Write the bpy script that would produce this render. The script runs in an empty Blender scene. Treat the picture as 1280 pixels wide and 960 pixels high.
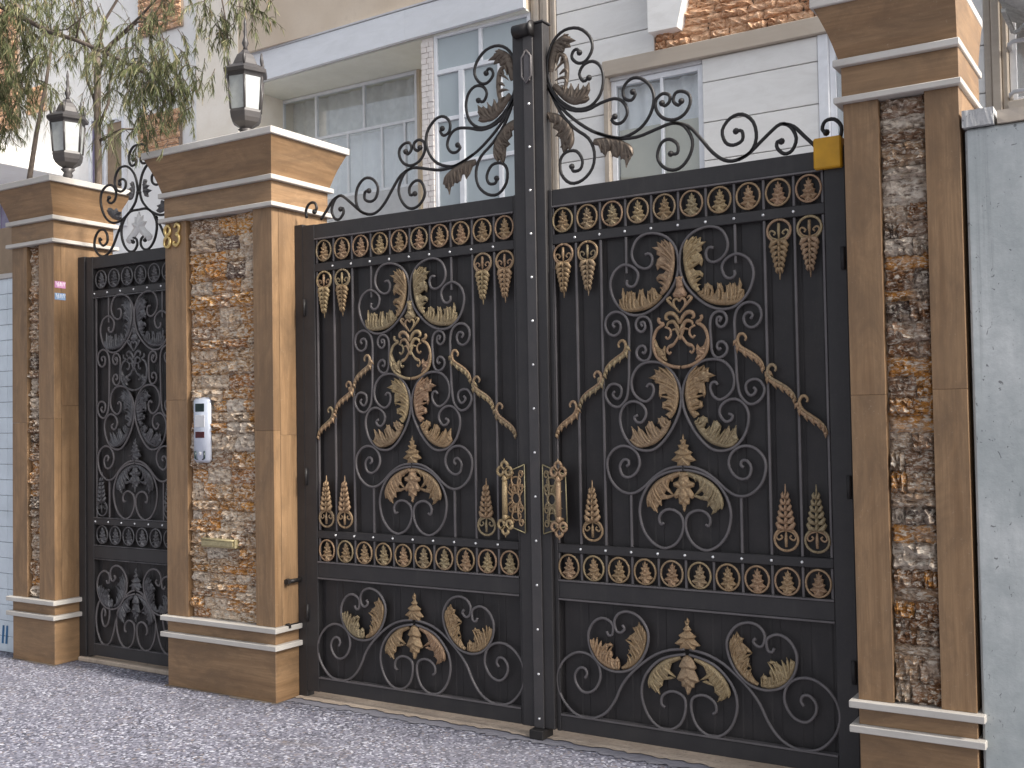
import bpy, math, random
from mathutils import Vector, Matrix
from mathutils.geometry import delaunay_2d_cdt

random.seed(7)
rad = math.radians
sc = bpy.context.scene
COL = sc.collection

# ------------------------------------------------------------------ camera
cam_d = bpy.data.cameras.new('camera')
cam = bpy.data.objects.new('camera', cam_d)
COL.objects.link(cam)
cam_d.sensor_fit = 'HORIZONTAL'
cam_d.sensor_width = 36.0
cam_d.lens = 36.0 * 1350.22 / 1280.0
cam_d.clip_start = 0.05
cam_d.clip_end = 500.0
R_ = Vector((0.846069, 0.532814, -0.016631)); U_ = Vector((0.030839, -0.017777, 0.999366)); D_ = Vector((-0.532181, 0.846046, 0.031472))
cam.matrix_world = Matrix(((R_.x, U_.x, -D_.x, 2.8627), (R_.y, U_.y, -D_.y, -4.7796), (R_.z, U_.z, -D_.z, 1.6249), (0, 0, 0, 1)))
sc.camera = cam

# ------------------------------------------------------------------ light
SUN_EL, SUN_AZ = 40.0, 91.0          # azimuth: degrees from +Y towards +X
world = bpy.data.worlds.new('World')
sc.world = world
world.use_nodes = True
wn = world.node_tree.nodes; wl = world.node_tree.links
sky = wn.new('ShaderNodeTexSky')
sky.sky_type = 'NISHITA'
sky.sun_disc = False
sky.sun_elevation = rad(SUN_EL)
sky.sun_rotation = rad(SUN_AZ)
sky.air_density = 1.0; sky.dust_density = 4.0; sky.ozone_density = 1.0
bg = wn['Background']
bg.inputs['Strength'].default_value = 0.125
hs = wn.new('ShaderNodeHueSaturation')          # thin bright cloud: a paler sky
hs.inputs['Saturation'].default_value = 0.32
wl.new(sky.outputs['Color'], hs.inputs['Color'])
wl.new(hs.outputs['Color'], bg.inputs['Color'])
sun_d = bpy.data.lights.new('sun', 'SUN')
sun = bpy.data.objects.new('sun', sun_d)
COL.objects.link(sun)
sun_d.energy = 3.2
sun_d.angle = rad(8.0)
sun_d.color = (1.0, 0.93, 0.83)
sv = Vector((math.sin(rad(SUN_AZ)) * math.cos(rad(SUN_EL)), math.cos(rad(SUN_AZ)) * math.cos(rad(SUN_EL)), math.sin(rad(SUN_EL))))
sun.rotation_euler = sv.to_track_quat('Z', 'Y').to_euler()
sc.view_settings.view_transform = 'Standard'
sc.view_settings.look = 'None'
sc.view_settings.gamma = 1.0
sc.view_settings.exposure = 0.95

# ------------------------------------------------------------------ materials
def lin(r, g, b):
    f = lambda c: (c / 255 / 12.92) if c <= 10 else ((c / 255 + 0.055) / 1.055) ** 2.4
    return (f(r), f(g), f(b), 1.0)

class Mat:
    def __init__(s, name, rough=0.6, metal=0.0, spec=0.5):
        s.m = bpy.data.materials.new(name); s.m.use_nodes = True
        s.nt = s.m.node_tree; s.b = s.nt.nodes['Principled BSDF']
        s.b.inputs['Roughness'].default_value = rough
        s.b.inputs['Metallic'].default_value = metal
        s.b.inputs['Specular IOR Level'].default_value = spec
        s._co = None
    def n(s, t, **k):
        nd = s.nt.nodes.new(t)
        for a, v in k.items(): setattr(nd, a, v)
        return nd
    def l(s, a, b): s.nt.links.new(a, b)
    def co(s, scale=(1, 1, 1), rnd=False):
        g = s.n('ShaderNodeNewGeometry')
        mp = s.n('ShaderNodeMapping'); mp.inputs['Scale'].default_value = scale
        s.l(g.outputs['Position'], mp.inputs['Vector'])
        if rnd:
            oi = s.n('ShaderNodeObjectInfo')
            mu = s.n('ShaderNodeVectorMath', operation='SCALE'); mu.inputs[0].default_value = (31.7, 17.3, 53.1)
            s.l(oi.outputs['Random'], mu.inputs['Scale'])
            s.l(mu.outputs[0], mp.inputs['Location'])
        return mp.outputs['Vector']
    def noise(s, vec, scale, detail=4, rough=0.55, dist=0.0):
        nz = s.n('ShaderNodeTexNoise')
        nz.inputs['Scale'].default_value = scale; nz.inputs['Detail'].default_value = detail
        nz.inputs['Roughness'].default_value = rough; nz.inputs['Distortion'].default_value = dist
        s.l(vec, nz.inputs['Vector'])
        return nz.outputs['Fac']
    def ramp(s, fac, stops, const=False):
        r = s.n('ShaderNodeValToRGB')
        if const: r.color_ramp.interpolation = 'CONSTANT'
        e = r.color_ramp.elements
        while len(e) > 1: e.remove(e[-1])
        e[0].position = stops[0][0]; e[0].color = stops[0][1]
        for p, c in stops[1:]:
            x = e.new(p); x.color = c
        s.l(fac, r.inputs['Fac'])
        return r.outputs['Color']
    def mix(s, fac, a, b, mode='MIX'):
        m = s.n('ShaderNodeMix', data_type='RGBA', blend_type=mode)
        for i, v in ((0, fac), (6, a), (7, b)):
            if hasattr(v, 'is_linked') or hasattr(v, 'links'): s.l(v, m.inputs[i])
            else: m.inputs[i].default_value = v
        return m.outputs[2]
    def color(s, c):
        if hasattr(c, 'links'): s.l(c, s.b.inputs['Base Color'])
        else: s.b.inputs['Base Color'].default_value = c
        return s
    def bump(s, fac, strength=0.3, dist=0.005):
        b = s.n('ShaderNodeBump'); b.inputs['Strength'].default_value = strength; b.inputs['Distance'].default_value = dist
        s.l(fac, b.inputs['Height']); s.l(b.outputs['Normal'], s.b.inputs['Normal'])
        return s
    def roughmap(s, fac, lo, hi):
        m = s.n('ShaderNodeMapRange'); m.inputs['To Min'].default_value = lo; m.inputs['To Max'].default_value = hi
        s.l(fac, m.inputs['Value']); s.l(m.outputs['Result'], s.b.inputs['Roughness'])
        return s

def g(v): return (v, v, v, 1.0)

def mk_iron(name, base, warm, rough, metal=0.25, dust=0.25):
    m = Mat(name, rough, metal, 0.4)
    v = m.co()
    n1 = m.noise(v, 9, 6, 0.65); n2 = m.noise(v, 160, 3, 0.6)
    c = m.ramp(n1, [(0.3, base), (0.75, warm)])
    d = m.ramp(n2, [(0.55, g(0)), (0.75, g(dust))])
    c = m.mix(d, c, (0.13, 0.12, 0.115, 1))
    n3 = m.noise(m.co((1, 1, 0.08)), 22, 5, 0.7, 0.4); n4 = m.noise(v, 3.0, 6, 0.7)
    c = m.mix(m.ramp(n3, [(0.55, g(0)), (0.78, g(dust * 1.3))]), c, (0.11, 0.10, 0.09, 1))
    c = m.mix(m.ramp(n4, [(0.5, g(0)), (0.72, g(dust * 1.1))]), c, (0.10, 0.088, 0.078, 1))
    return m.color(c).bump(n2, 0.12, 0.002).roughmap(n4, rough - 0.14, rough + 0.2).m

M_IRON = mk_iron('charcoal painted steel', (0.027, 0.025, 0.026, 1), (0.037, 0.034, 0.034, 1), 0.5, 0.0, 0.12)
M_SHEET = mk_iron('charcoal steel sheet', (0.017, 0.0155, 0.016, 1), (0.028, 0.024, 0.024, 1), 0.5, 0.0, 0.1)
M_SCROLL = mk_iron('wrought iron', (0.105, 0.096, 0.099, 1), (0.165, 0.15, 0.15, 1), 0.42, 0.2, 0.35)
M_STRIP = mk_iron('grey steel strip', (0.055, 0.052, 0.053, 1), (0.075, 0.068, 0.068, 1), 0.4, 0.1, 0.15)
M_BLACK = mk_iron('black iron', (0.016, 0.015, 0.016, 1), (0.03, 0.027, 0.026, 1), 0.45, 0.2, 0.12)
M_BRONZE = mk_iron('dark bronze', (0.10, 0.079, 0.062, 1), (0.21, 0.165, 0.128, 1), 0.45, 0.5, 0.3)
M_PALE = mk_iron('sky reflecting pewter', (0.55, 0.54, 0.52, 1), (0.72, 0.71, 0.69, 1), 0.45, 0.2, 0.05)  # crest palmette: the sky's reflection is put into a paler base colour
M_PEWTER = mk_iron('pewter iron', (0.055, 0.053, 0.056, 1), (0.18, 0.175, 0.18, 1), 0.36, 0.5, 0.3)

def mk_gold():
    m = Mat('brushed gold paint', 0.5, 0.22, 0.4)
    v = m.co(); v2 = m.co(rnd=True)
    n1 = m.noise(v2, 14, 5, 0.7); n2 = m.noise(v, 210, 4, 0.7); n3 = m.noise(v, 70, 3, 0.6)
    oi = m.n('ShaderNodeObjectInfo')
    base = m.ramp(oi.outputs['Random'], [(0.0, (0.32, 0.222, 0.122, 1)), (0.3, (0.39, 0.265, 0.15, 1)), (0.55, (0.38, 0.24, 0.15, 1)), (0.8, (0.31, 0.25, 0.15, 1)), (1.0, (0.41, 0.305, 0.165, 1))])
    c = m.mix(m.ramp(n1, [(0.42, g(0)), (0.72, g(0.55))]), base, (0.17, 0.11, 0.06, 1))
    c = m.mix(m.ramp(n2, [(0.52, g(0)), (0.68, g(0.85))]), c, (0.055, 0.043, 0.036, 1))
    c = m.mix(m.ramp(n3, [(0.6, g(0)), (0.75, g(0.5))]), c, (0.7, 0.58, 0.36, 1))
    return m.color(c).bump(n3, 0.35, 0.003).m
M_GOLD = mk_gold()
def mk_brass():
    m = Mat('polished brass', 0.3, 0.8)
    n = m.noise(m.co(), 60, 4)
    return m.color(m.ramp(n, [(0.3, (0.55, 0.38, 0.14, 1)), (0.7, (0.8, 0.62, 0.28, 1))])).m
M_BRASS = mk_brass()
def mk_chrome():
    m = Mat('bright rivet steel', 0.25, 0.6)
    n = m.noise(m.co(), 50, 2)
    return m.color(m.ramp(n, [(0.3, g(0.7)), (0.7, g(0.95))])).m
M_RIVET = mk_chrome()

def mk_stone(name, cols, scale, vert=True, rough=0.5, spk=0.4):
    m = Mat(name, rough, 0.0, 0.4)
    sv_ = (1, 1, 0.045) if vert else (0.06, 0.06, 1)
    v = m.co(sv_, True); w = m.co((1, 1, 1), True)
    n1 = m.noise(v, scale, 7, 0.62, 0.6)
    n2 = m.noise(v, scale * 5, 4, 0.6, 0.3)
    n3 = m.noise(w, 2.2, 5, 0.6)
    n4 = m.noise(w, 90, 4, 0.7)
    c = m.ramp(n1, [(0.22, cols[0]), (0.42, cols[1]), (0.58, cols[2]), (0.78, cols[3])])
    c = m.mix(m.ramp(n2, [(0.42, g(0)), (0.66, g(0.4))]), c, cols[0])
    n6 = m.noise(m.co((1, 1, 0.35) if vert else (0.35, 0.35, 1), True), 7.0, 6, 0.7, 0.8)
    c = m.mix(m.ramp(n6, [(0.42, g(0)), (0.64, g(0.85))]), c, cols[4])
    c = m.mix(m.ramp(n3, [(0.5, g(0)), (0.75, g(0.5))]), c, cols[2])
    oi = m.n('ShaderNodeObjectInfo')
    c = m.mix(1.0, c, m.ramp(oi.outputs['Random'], [(0.0, g(0.92)), (1.0, g(1.06))]), 'MULTIPLY')
    c = m.mix(m.ramp(n4, [(0.62, g(0)), (0.74, g(spk))]), c, cols[5])
    return m.color(c).bump(n2, 0.10, 0.002).roughmap(n1, rough - 0.12, rough + 0.18).m
TAN = [(0.142, 0.082, 0.041, 1), (0.237, 0.142, 0.073, 1), (0.297, 0.185, 0.099, 1), (0.215, 0.129, 0.065, 1), (0.159, 0.099, 0.055, 1), (0.430, 0.353, 0.258, 1)]
M_TANV = mk_stone('tan travertine upright grain', TAN, 24, True)
M_TANH = mk_stone('tan travertine flat grain', TAN, 20, False)
WHT = [(0.387, 0.370, 0.343, 1), (0.493, 0.466, 0.431, 1), (0.546, 0.519, 0.484, 1), (0.466, 0.440, 0.400, 1), (0.422, 0.396, 0.361, 1), (0.299, 0.264, 0.229, 1)]
M_MOULD = mk_stone('pale stone moulding', WHT, 5, False, 0.5, 0.3)
SLB = [(0.80, 0.79, 0.765, 1), (0.86, 0.85, 0.825, 1), (0.89, 0.88, 0.855, 1), (0.83, 0.82, 0.79, 1), (0.77, 0.755, 0.725, 1), (0.66, 0.645, 0.62, 1)]
M_SLAB = mk_stone('white stone slab', SLB, 2.5, False, 0.4, 0.15)
BEI = [(0.418, 0.351, 0.285, 1), (0.494, 0.427, 0.351, 1), (0.532, 0.465, 0.389, 1), (0.475, 0.408, 0.332, 1), (0.456, 0.389, 0.314, 1), (0.570, 0.513, 0.446, 1)]
M_BEIGE = mk_stone('beige stone trim', BEI, 4, False, 0.5, 0.2)
FAS = [(0.80, 0.825, 0.86, 1), (0.84, 0.86, 0.89, 1), (0.87, 0.885, 0.91, 1), (0.82, 0.845, 0.875, 1), (0.77, 0.79, 0.81, 1), (0.6, 0.6, 0.6, 1)]
M_FASC = mk_stone('bluish white coping stone', FAS, 2.0, False, 0.35, 0.12)

def mk_brick(name, pal, dark, white):
    m = Mat(name, 0.85, 0.0, 0.25)
    w = m.co((1, 1, 2.4), True)
    oi = m.n('ShaderNodeObjectInfo')
    base = m.ramp(oi.outputs['Random'], pal, True)
    n1 = m.noise(w, 18, 6, 0.7, 0.5); n2 = m.noise(w, 36, 6, 0.72, 0.6); n3 = m.noise(w, 13, 4, 0.6); n4 = m.noise(m.co(), 6, 5, 0.65)
    c = m.mix(m.ramp(n1, [(dark, g(0.85)), (dark + 0.18, g(0))]), base, lin(78, 55, 40))
    c = m.mix(m.ramp(n3, [(0.5, g(0)), (0.68, g(0.4))]), c, lin(180, 142, 99))
    c = m.mix(m.ramp(n2, [(white, g(0)), (white + 0.06, g(0.9))]), c, lin(228, 217, 201))
    c = m.mix(m.ramp(n4, [(0.52, g(0)), (0.66, g(0.55))]), c, lin(215, 198, 180))
    c = m.mix(m.ramp(n2, [(0.33, g(0.9)), (0.43, g(0))]), c, lin(55, 42, 34))
    b = m.n('ShaderNodeMath', operation='ADD'); m.l(n1, b.inputs[0]); m.l(n2, b.inputs[1])
    return m.color(c).bump(b.outputs[0], 1.0, 0.02).m
PAL_A = [(0.0, lin(200, 146, 88)), (0.13, lin(220, 158, 80)), (0.25, lin(200, 164, 126)), (0.36, lin(228, 204, 178)), (0.48, lin(212, 146, 70)), (0.58, lin(178, 142, 112)), (0.68, lin(224, 194, 162)), (0.79, lin(188, 128, 72)), (0.88, lin(128, 108, 98)), (0.94, lin(240, 224, 206))]
PAL_B = [(0.0, lin(170, 128, 92)), (0.14, lin(206, 142, 66)), (0.26, lin(158, 126, 102)), (0.38, lin(196, 172, 148)), (0.5, lin(146, 102, 66)), (0.6, lin(186, 154, 124)), (0.7, lin(104, 90, 82)), (0.77, lin(204, 142, 72)), (0.86, lin(166, 136, 110)), (0.93, lin(222, 206, 188))]
M_BRICK = mk_brick('rough split brick', PAL_A, 0.35, 0.5)
M_BRICK2 = mk_brick('dark split stone', PAL_B, 0.36, 0.51)
def mk_mortar():
    m = Mat('old mortar', 0.9)
    n = m.noise(m.co(), 40, 5, 0.7)
    return m.color(m.ramp(n, [(0.3, lin(112, 96, 84)), (0.7, lin(182, 164, 148))])).bump(n, 0.6, 0.006).m
M_MORTAR = mk_mortar()
def mk_orange():
    m = Mat('orange rubble brick', 0.85)
    w = m.co((1, 1, 2.5), True)
    n1 = m.noise(w, 14, 6, 0.75, 0.8); n2 = m.noise(w, 45, 5, 0.7)
    c = m.ramp(n1, [(0.3, lin(168, 126, 98)), (0.45, lin(214, 168, 130)), (0.6, lin(238, 204, 172)), (0.75, lin(222, 192, 170))])
    c = m.mix(m.ramp(n2, [(0.35, g(0.7)), (0.5, g(0))]), c, lin(146, 104, 76))
    return m.color(c).bump(n1, 0.6, 0.015).m
M_ORANGE = mk_orange()

def mk_ground():
    m = Mat('speckled terrazzo paving', 0.75, 0.0, 0.3)
    v = m.co()
    vo = m.n('ShaderNodeTexVoronoi'); vo.inputs['Scale'].default_value = 84.0; m.l(v, vo.inputs['Vector'])
    sp = m.n('ShaderNodeSeparateColor'); m.l(vo.outputs['Color'], sp.inputs['Color'])
    c = m.ramp(sp.outputs['Red'], [(0.0, lin(56, 57, 66)), (0.2, lin(88, 89, 101)), (0.42, lin(114, 115, 128)), (0.66, lin(138, 139, 152)), (0.85, lin(192, 193, 204)), (0.95, lin(128, 118, 114))], True)
    n1 = m.noise(v, 1.3, 5, 0.6); n2 = m.noise(v, 9, 5, 0.65); n3 = m.noise(v, 300, 3)
    c = m.mix(m.ramp(n2, [(0.4, g(0)), (0.75, g(0.4))]), c, lin(106, 103, 118))
    c = m.mix(m.ramp(n1, [(0.4, g(0)), (0.7, g(0.4))]), c, lin(122, 122, 133))
    n7 = m.noise(v, 0.55, 6, 0.7, 0.6)
    c = m.mix(m.ramp(n7, [(0.46, g(0)), (0.62, g(0.5))]), c, lin(87, 86, 93))
    n8 = m.noise(v, 3.3, 5, 0.7, 1.0)
    c = m.mix(m.ramp(n8, [(0.62, g(0)), (0.7, g(0.4))]), c, lin(114, 103, 95))
    return m.color(c).bump(sp.outputs['Green'], 0.35, 0.003).m
M_GROUND = mk_ground()
def mk_conc(name, c1, c2, c3, sc_=18, pits=True):
    m = Mat(name, 0.85, 0.0, 0.25)
    v = m.co()
    n1 = m.noise(v, 2.0, 6, 0.65); n2 = m.noise(v, sc_, 6, 0.7); n3 = m.noise(m.co((1, 1, 0.6)), 48, 3, 0.55, 1.0)
    c = m.ramp(n1, [(0.36, c1), (0.64, c2)])
    c = m.mix(m.ramp(n2, [(0.45, g(0)), (0.75, g(0.5))]), c, c3)
    if pits:
        n9 = m.noise(m.co((1, 1, 0.06)), 11, 6, 0.75, 0.5)
        c = m.mix(m.ramp(n9, [(0.56, g(0)), (0.72, g(0.4))]), c, tuple(x * 0.55 for x in c3[:3]) + (1,))
        n5 = m.noise(m.co((1, 1, 0.25)), 5, 5, 0.7)
        c = m.mix(m.ramp(n5, [(0.4, g(0)), (0.7, g(0.55))]), c, c3)
        c = m.mix(m.ramp(n3, [(0.66, g(0)), (0.70, g(0.75))]), c, (0.10, 0.10, 0.105, 1))
    return m.color(c).bump(n2, 0.35, 0.006).m
M_PLASTER = mk_conc('pitted pale plaster', lin(162, 168, 168), lin(196, 199, 198), lin(150, 156, 157), 14)
M_COPING = mk_conc('rough grey coping', lin(165, 165, 165), lin(200, 200, 200), lin(130, 130, 130), 40)
M_SILL = mk_conc('beige concrete', lin(169, 154, 139), lin(196, 180, 163), lin(142, 129, 116), 40)
M_GREYM = mk_conc('grey mortar skim', lin(116, 116, 125), lin(135, 134, 142), lin(99, 97, 103), 30, False)
M_CREAM = mk_conc('cream render', lin(232, 224, 210), lin(240, 233, 222), lin(222, 211, 196), 6, False)
M_TANW = mk_conc('tan render', lin(200, 184, 164), lin(212, 198, 180), lin(184, 168, 150), 8, False)
M_SOFFIT = mk_conc('pale soffit paint', lin(228, 228, 216), lin(236, 236, 226), lin(220, 218, 206), 6, False)
M_WHITEW = mk_conc('white render', lin(246, 244, 240), lin(250, 249, 246), lin(238, 234, 228), 6, False)
M_WBRICK = mk_conc('white painted brick', lin(226, 218, 212), lin(236, 230, 226), lin(206, 196, 188), 30, False)

def mk_plain(name, col, rough=0.5, metal=0.0, var=0.15, scale=12):
    m = Mat(name, rough, metal)
    n = m.noise(m.co(), scale, 4)
    lo = tuple(x * (1 - var) for x in col[:3]) + (1,); hi = tuple(min(1, x * (1 + var)) for x in col[:3]) + (1,)
    return m.color(m.ramp(n, [(0.3, lo), (0.7, hi)])).m
M_FRAME = mk_plain('white painted frame', lin(232, 234, 238), 0.4, 0, 0.06)
M_FRAMEG = mk_plain('grey painted frame', lin(200, 200, 202), 0.45, 0, 0.08)
M_CURT = mk_plain('grey curtain', lin(226, 225, 222), 0.9, 0, 0.1)
M_CURTL = mk_plain('pale net curtain', lin(248, 248, 250), 0.9, 0, 0.06)
M_FROST = mk_plain('blue grey frosted pane', lin(176, 186, 190), 0.18, 0, 0.06, 1.5)
M_FROST2 = mk_plain('cream frosted pane', lin(196, 190, 172), 0.15, 0, 0.08, 2)
M_LGLASS = mk_plain('white frosted lantern glass', lin(168, 172, 172), 0.3, 0, 0.12, 25)
M_SILVER = mk_plain('silver intercom shell', lin(196, 202, 214), 0.35, 0.35, 0.05)
M_DARKGL = mk_plain('dark display', (0.02, 0.035, 0.035, 1), 0.15)
M_RED = mk_plain('dark red display', (0.06, 0.008, 0.01, 1), 0.2)
M_YELLOW = mk_plain('mustard paint', lin(206, 152, 26), 0.5, 0, 0.12)
M_BRASSD = mk_plain('aged brass', lin(172, 160, 124), 0.4, 0.5, 0.2, 60)
M_PINK = mk_plain('pink sticker', lin(196, 140, 180), 0.5)
M_BLUE = mk_plain('blue sticker', lin(136, 164, 200), 0.5)
M_INKB = mk_plain('blue paint', lin(40, 96, 140), 0.6)
M_WINK = mk_plain('white print', lin(240, 240, 244), 0.6)
M_TILE = mk_plain('pale wall tile', lin(204, 214, 222), 0.25, 0, 0.08, 5)
M_BROWN = mk_plain('brown shutter', lin(150, 128, 104), 0.6, 0, 0.12)
M_PURP = mk_plain('dusky window', lin(120, 112, 140), 0.2, 0, 0.1)
M_GALV = mk_conc('weathered zinc', lin(178, 178, 174), lin(206, 206, 202), lin(104, 102, 98), 30)

def mk_glass(name):
    m = Mat(name, 0.05)
    nt = m.nt; out = nt.nodes['Material Output']
    tr = m.n('ShaderNodeBsdfTransparent'); tr.inputs['Color'].default_value = (0.97, 0.985, 0.99, 1)
    gl = m.n('ShaderNodeBsdfGlossy'); gl.inputs['Roughness'].default_value = 0.03
    n = m.noise(m.co(), 1.5, 2)
    bp = m.n('ShaderNodeBump'); bp.inputs['Strength'].default_value = 0.05; m.l(n, bp.inputs['Height']); m.l(bp.outputs[0], gl.inputs['Normal'])
    lw = m.n('ShaderNodeLayerWeight'); lw.inputs['Blend'].default_value = 0.5
    pw = m.n('ShaderNodeMath', operation='POWER'); m.l(lw.outputs['Facing'], pw.inputs[0]); pw.inputs[1].default_value = 3.0
    fr = m.n('ShaderNodeMath', operation='MULTIPLY_ADD'); m.l(pw.outputs[0], fr.inputs[0]); fr.inputs[1].default_value = 0.8; fr.inputs[2].default_value = 0.09
    mx = m.n('ShaderNodeMixShader')
    m.l(fr.outputs[0], mx.inputs[0]); m.l(tr.outputs[0], mx.inputs[1]); m.l(gl.outputs[0], mx.inputs[2])
    m.l(mx.outputs[0], out.inputs['Surface'])
    return m.m
M_GLASS = mk_glass('window glass')

def mk_leaf():
    m = Mat('drooping needles', 0.6, 0.0, 0.3)
    ge = m.n('ShaderNodeNewGeometry')
    c = m.ramp(ge.outputs['Random Per Island'], [(0.0, (0.055, 0.072, 0.026, 1)), (0.25, (0.095, 0.115, 0.042, 1)), (0.5, (0.155, 0.165, 0.075, 1)), (0.7, (0.115, 0.12, 0.06, 1)), (0.86, (0.26, 0.25, 0.13, 1)), (1.0, (0.22, 0.15, 0.08, 1))])
    n = m.noise(m.co(), 3, 3)
    c = m.mix(m.ramp(n, [(0.45, g(0)), (0.65, g(0.4))]), c, (0.09, 0.105, 0.045, 1))
    m.b.inputs['Subsurface Weight'].default_value = 0.0
    return m.color(c).m
M_LEAF = mk_leaf()
def mk_bark():
    m = Mat('grey brown bark', 0.85)
    n = m.noise(m.co((1, 1, 0.3)), 40, 5, 0.7)
    return m.color(m.ramp(n, [(0.3, (0.06, 0.045, 0.035, 1)), (0.7, (0.16, 0.125, 0.1, 1))])).bump(n, 0.6, 0.006).m
M_BARK = mk_bark()

# ------------------------------------------------------------------ mesh helpers
class MB:
    def __init__(s): s.v = []; s.f = []
    def add(s, v, f):
        o = len(s.v); s.v += [tuple(p) for p in v]; s.f += [tuple(i + o for i in q) for q in f]; return s
    def box(s, x0, x1, y0, y1, z0, z1, bev=0.0):
        if bev <= 0:
            v = [(x, y, z) for z in (z0, z1) for y in (y0, y1) for x in (x0, x1)]
            return s.add(v, [(0, 2, 3, 1), (4, 5, 7, 6), (0, 1, 5, 4), (2, 6, 7, 3), (0, 4, 6, 2), (1, 3, 7, 5)])
        # box with bevelled edges: 24 vertices
        b = min(bev, (x1 - x0) / 2.2, (y1 - y0) / 2.2, (z1 - z0) / 2.2)
        X = (x0, x1); Y = (y0, y1); Z = (z0, z1); sg = (1, -1)
        v = []; ix = {}
        for i in (0, 1):
            for j in (0, 1):
                for k in (0, 1):
                    for a in range(3):
                        p = [X[i] + (0 if a == 0 else b * sg[i]), Y[j] + (0 if a == 1 else b * sg[j]), Z[k] + (0 if a == 2 else b * sg[k])]
                        ix[(i, j, k, a)] = len(v); v.append(tuple(p))
        cx, cy, cz = (x0 + x1) / 2, (y0 + y1) / 2, (z0 + z1) / 2
        F = []
        for i in (0, 1): F.append([ix[(i, 0, 0, 0)], ix[(i, 1, 0, 0)], ix[(i, 1, 1, 0)], ix[(i, 0, 1, 0)]])
        for j in (0, 1): F.append([ix[(0, j, 0, 1)], ix[(1, j, 0, 1)], ix[(1, j, 1, 1)], ix[(0, j, 1, 1)]])
        for k in (0, 1): F.append([ix[(0, 0, k, 2)], ix[(1, 0, k, 2)], ix[(1, 1, k, 2)], ix[(0, 1, k, 2)]])
        for i in (0, 1):
            for j in (0, 1): F.append([ix[(i, j, 0, 0)], ix[(i, j, 0, 1)], ix[(i, j, 1, 1)], ix[(i, j, 1, 0)]])
        for i in (0, 1):
            for k in (0, 1): F.append([ix[(i, 0, k, 0)], ix[(i, 0, k, 2)], ix[(i, 1, k, 2)], ix[(i, 1, k, 0)]])
        for j in (0, 1):
            for k in (0, 1): F.append([ix[(0, j, k, 1)], ix[(0, j, k, 2)], ix[(1, j, k, 2)], ix[(1, j, k, 1)]])
        for i in (0, 1):
            for j in (0, 1):
                for k in (0, 1): F.append([ix[(i, j, k, 0)], ix[(i, j, k, 1)], ix[(i, j, k, 2)]])
        out = []
        for q in F:
            a, b_, c = (Vector(v[q[0]]), Vector(v[q[1]]), Vector(v[q[2]]))
            nrm = (b_ - a).cross(c - a); mid = sum((Vector(v[t]) for t in q), Vector()) / len(q)
            out.append(q if nrm.dot(mid - Vector((cx, cy, cz))) > 0 else q[::-1])
        return s.add(v, out)
    def tube(s, pts, r, n=6, taper=None, cap=True):
        P = [Vector(p) for p in pts]; m = len(P)
        ref = Vector((0, 1, 0)); o = len(s.v); rings = []
        for i in range(m):
            t = (P[min(i + 1, m - 1)] - P[max(i - 1, 0)])
            if t.length < 1e-9: t = Vector((0, 0, 1))
            t.normalize()
            a = ref - t * ref.dot(t)
            if a.length < 1e-3: a = Vector((1, 0, 0)) - t * t.x
            a.normalize(); b = t.cross(a)
            rr = r if taper is None else r * taper(i / (m - 1))
            ring = []
            for k in range(n):
                an = 2 * math.pi * (k + 0.5) / n
                ring.append(len(s.v)); s.v.append(tuple(P[i] + a * (rr * math.cos(an)) + b * (rr * math.sin(an))))
            rings.append(ring)
        for i in range(m - 1):
            for k in range(n):
                s.f.append((rings[i][k], rings[i][(k + 1) % n], rings[i + 1][(k + 1) % n], rings[i + 1][k]))
        if cap: s.f.append(tuple(rings[0][::-1])); s.f.append(tuple(rings[-1]))
        return s
    def lathe(s, prof, cx, cy, n=12, z0=0.0, ph=0.0):
        rings = []
        for r, z in prof:
            ring = []
            for k in range(n):
                a = 2 * math.pi * k / n + ph
                ring.append(len(s.v)); s.v.append((cx + r * math.cos(a), cy + r * math.sin(a), z0 + z))
            rings.append(ring)
        for i in range(len(prof) - 1):
            for k in range(n):
                s.f.append((rings[i][k], rings[i][(k + 1) % n], rings[i + 1][(k + 1) % n], rings[i + 1][k]))
        s.f.append(tuple(rings[0][::-1])); s.f.append(tuple(rings[-1]))
        return s
    def loft(s, rects):
        # rects: (x0,x1,y0,y1,z)
        rings = []
        for x0, x1, y0, y1, z in rects:
            o = len(s.v); s.v += [(x0, y0, z), (x1, y0, z), (x1, y1, z), (x0, y1, z)]; rings.append([o, o + 1, o + 2, o + 3])
        for i in range(len(rects) - 1):
            for k in range(4):
                s.f.append((rings[i][k], rings[i][(k + 1) % 4], rings[i + 1][(k + 1) % 4], rings[i + 1][k]))
        s.f.append(tuple(rings[0][::-1])); s.f.append(tuple(rings[-1]))
        return s
    def prism(s, outline, y0, y1):
        # outline in (x,z); extruded along y
        n = len(outline); o = len(s.v)
        area = sum(outline[i][0] * outline[(i + 1) % n][1] - outline[(i + 1) % n][0] * outline[i][1] for i in range(n))
        if area < 0: outline = outline[::-1]
        s.v += [(x, y0, z) for x, z in outline] + [(x, y1, z) for x, z in outline]
        s.f.append(tuple(range(o, o + n))); s.f.append(tuple(range(o + 2 * n - 1, o + n - 1, -1)))
        for i in range(n):
            j = (i + 1) % n; s.f.append((o + i, o + n + i, o + n + j, o + j))
        return s
    def mesh(s, name, mat, smooth=False):
        me = bpy.data.meshes.new(name); me.from_pydata(s.v, [], s.f); me.update()
        if mat: me.materials.append(mat)
        if smooth:
            for p in me.polygons: p.use_smooth = True
        return me

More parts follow.
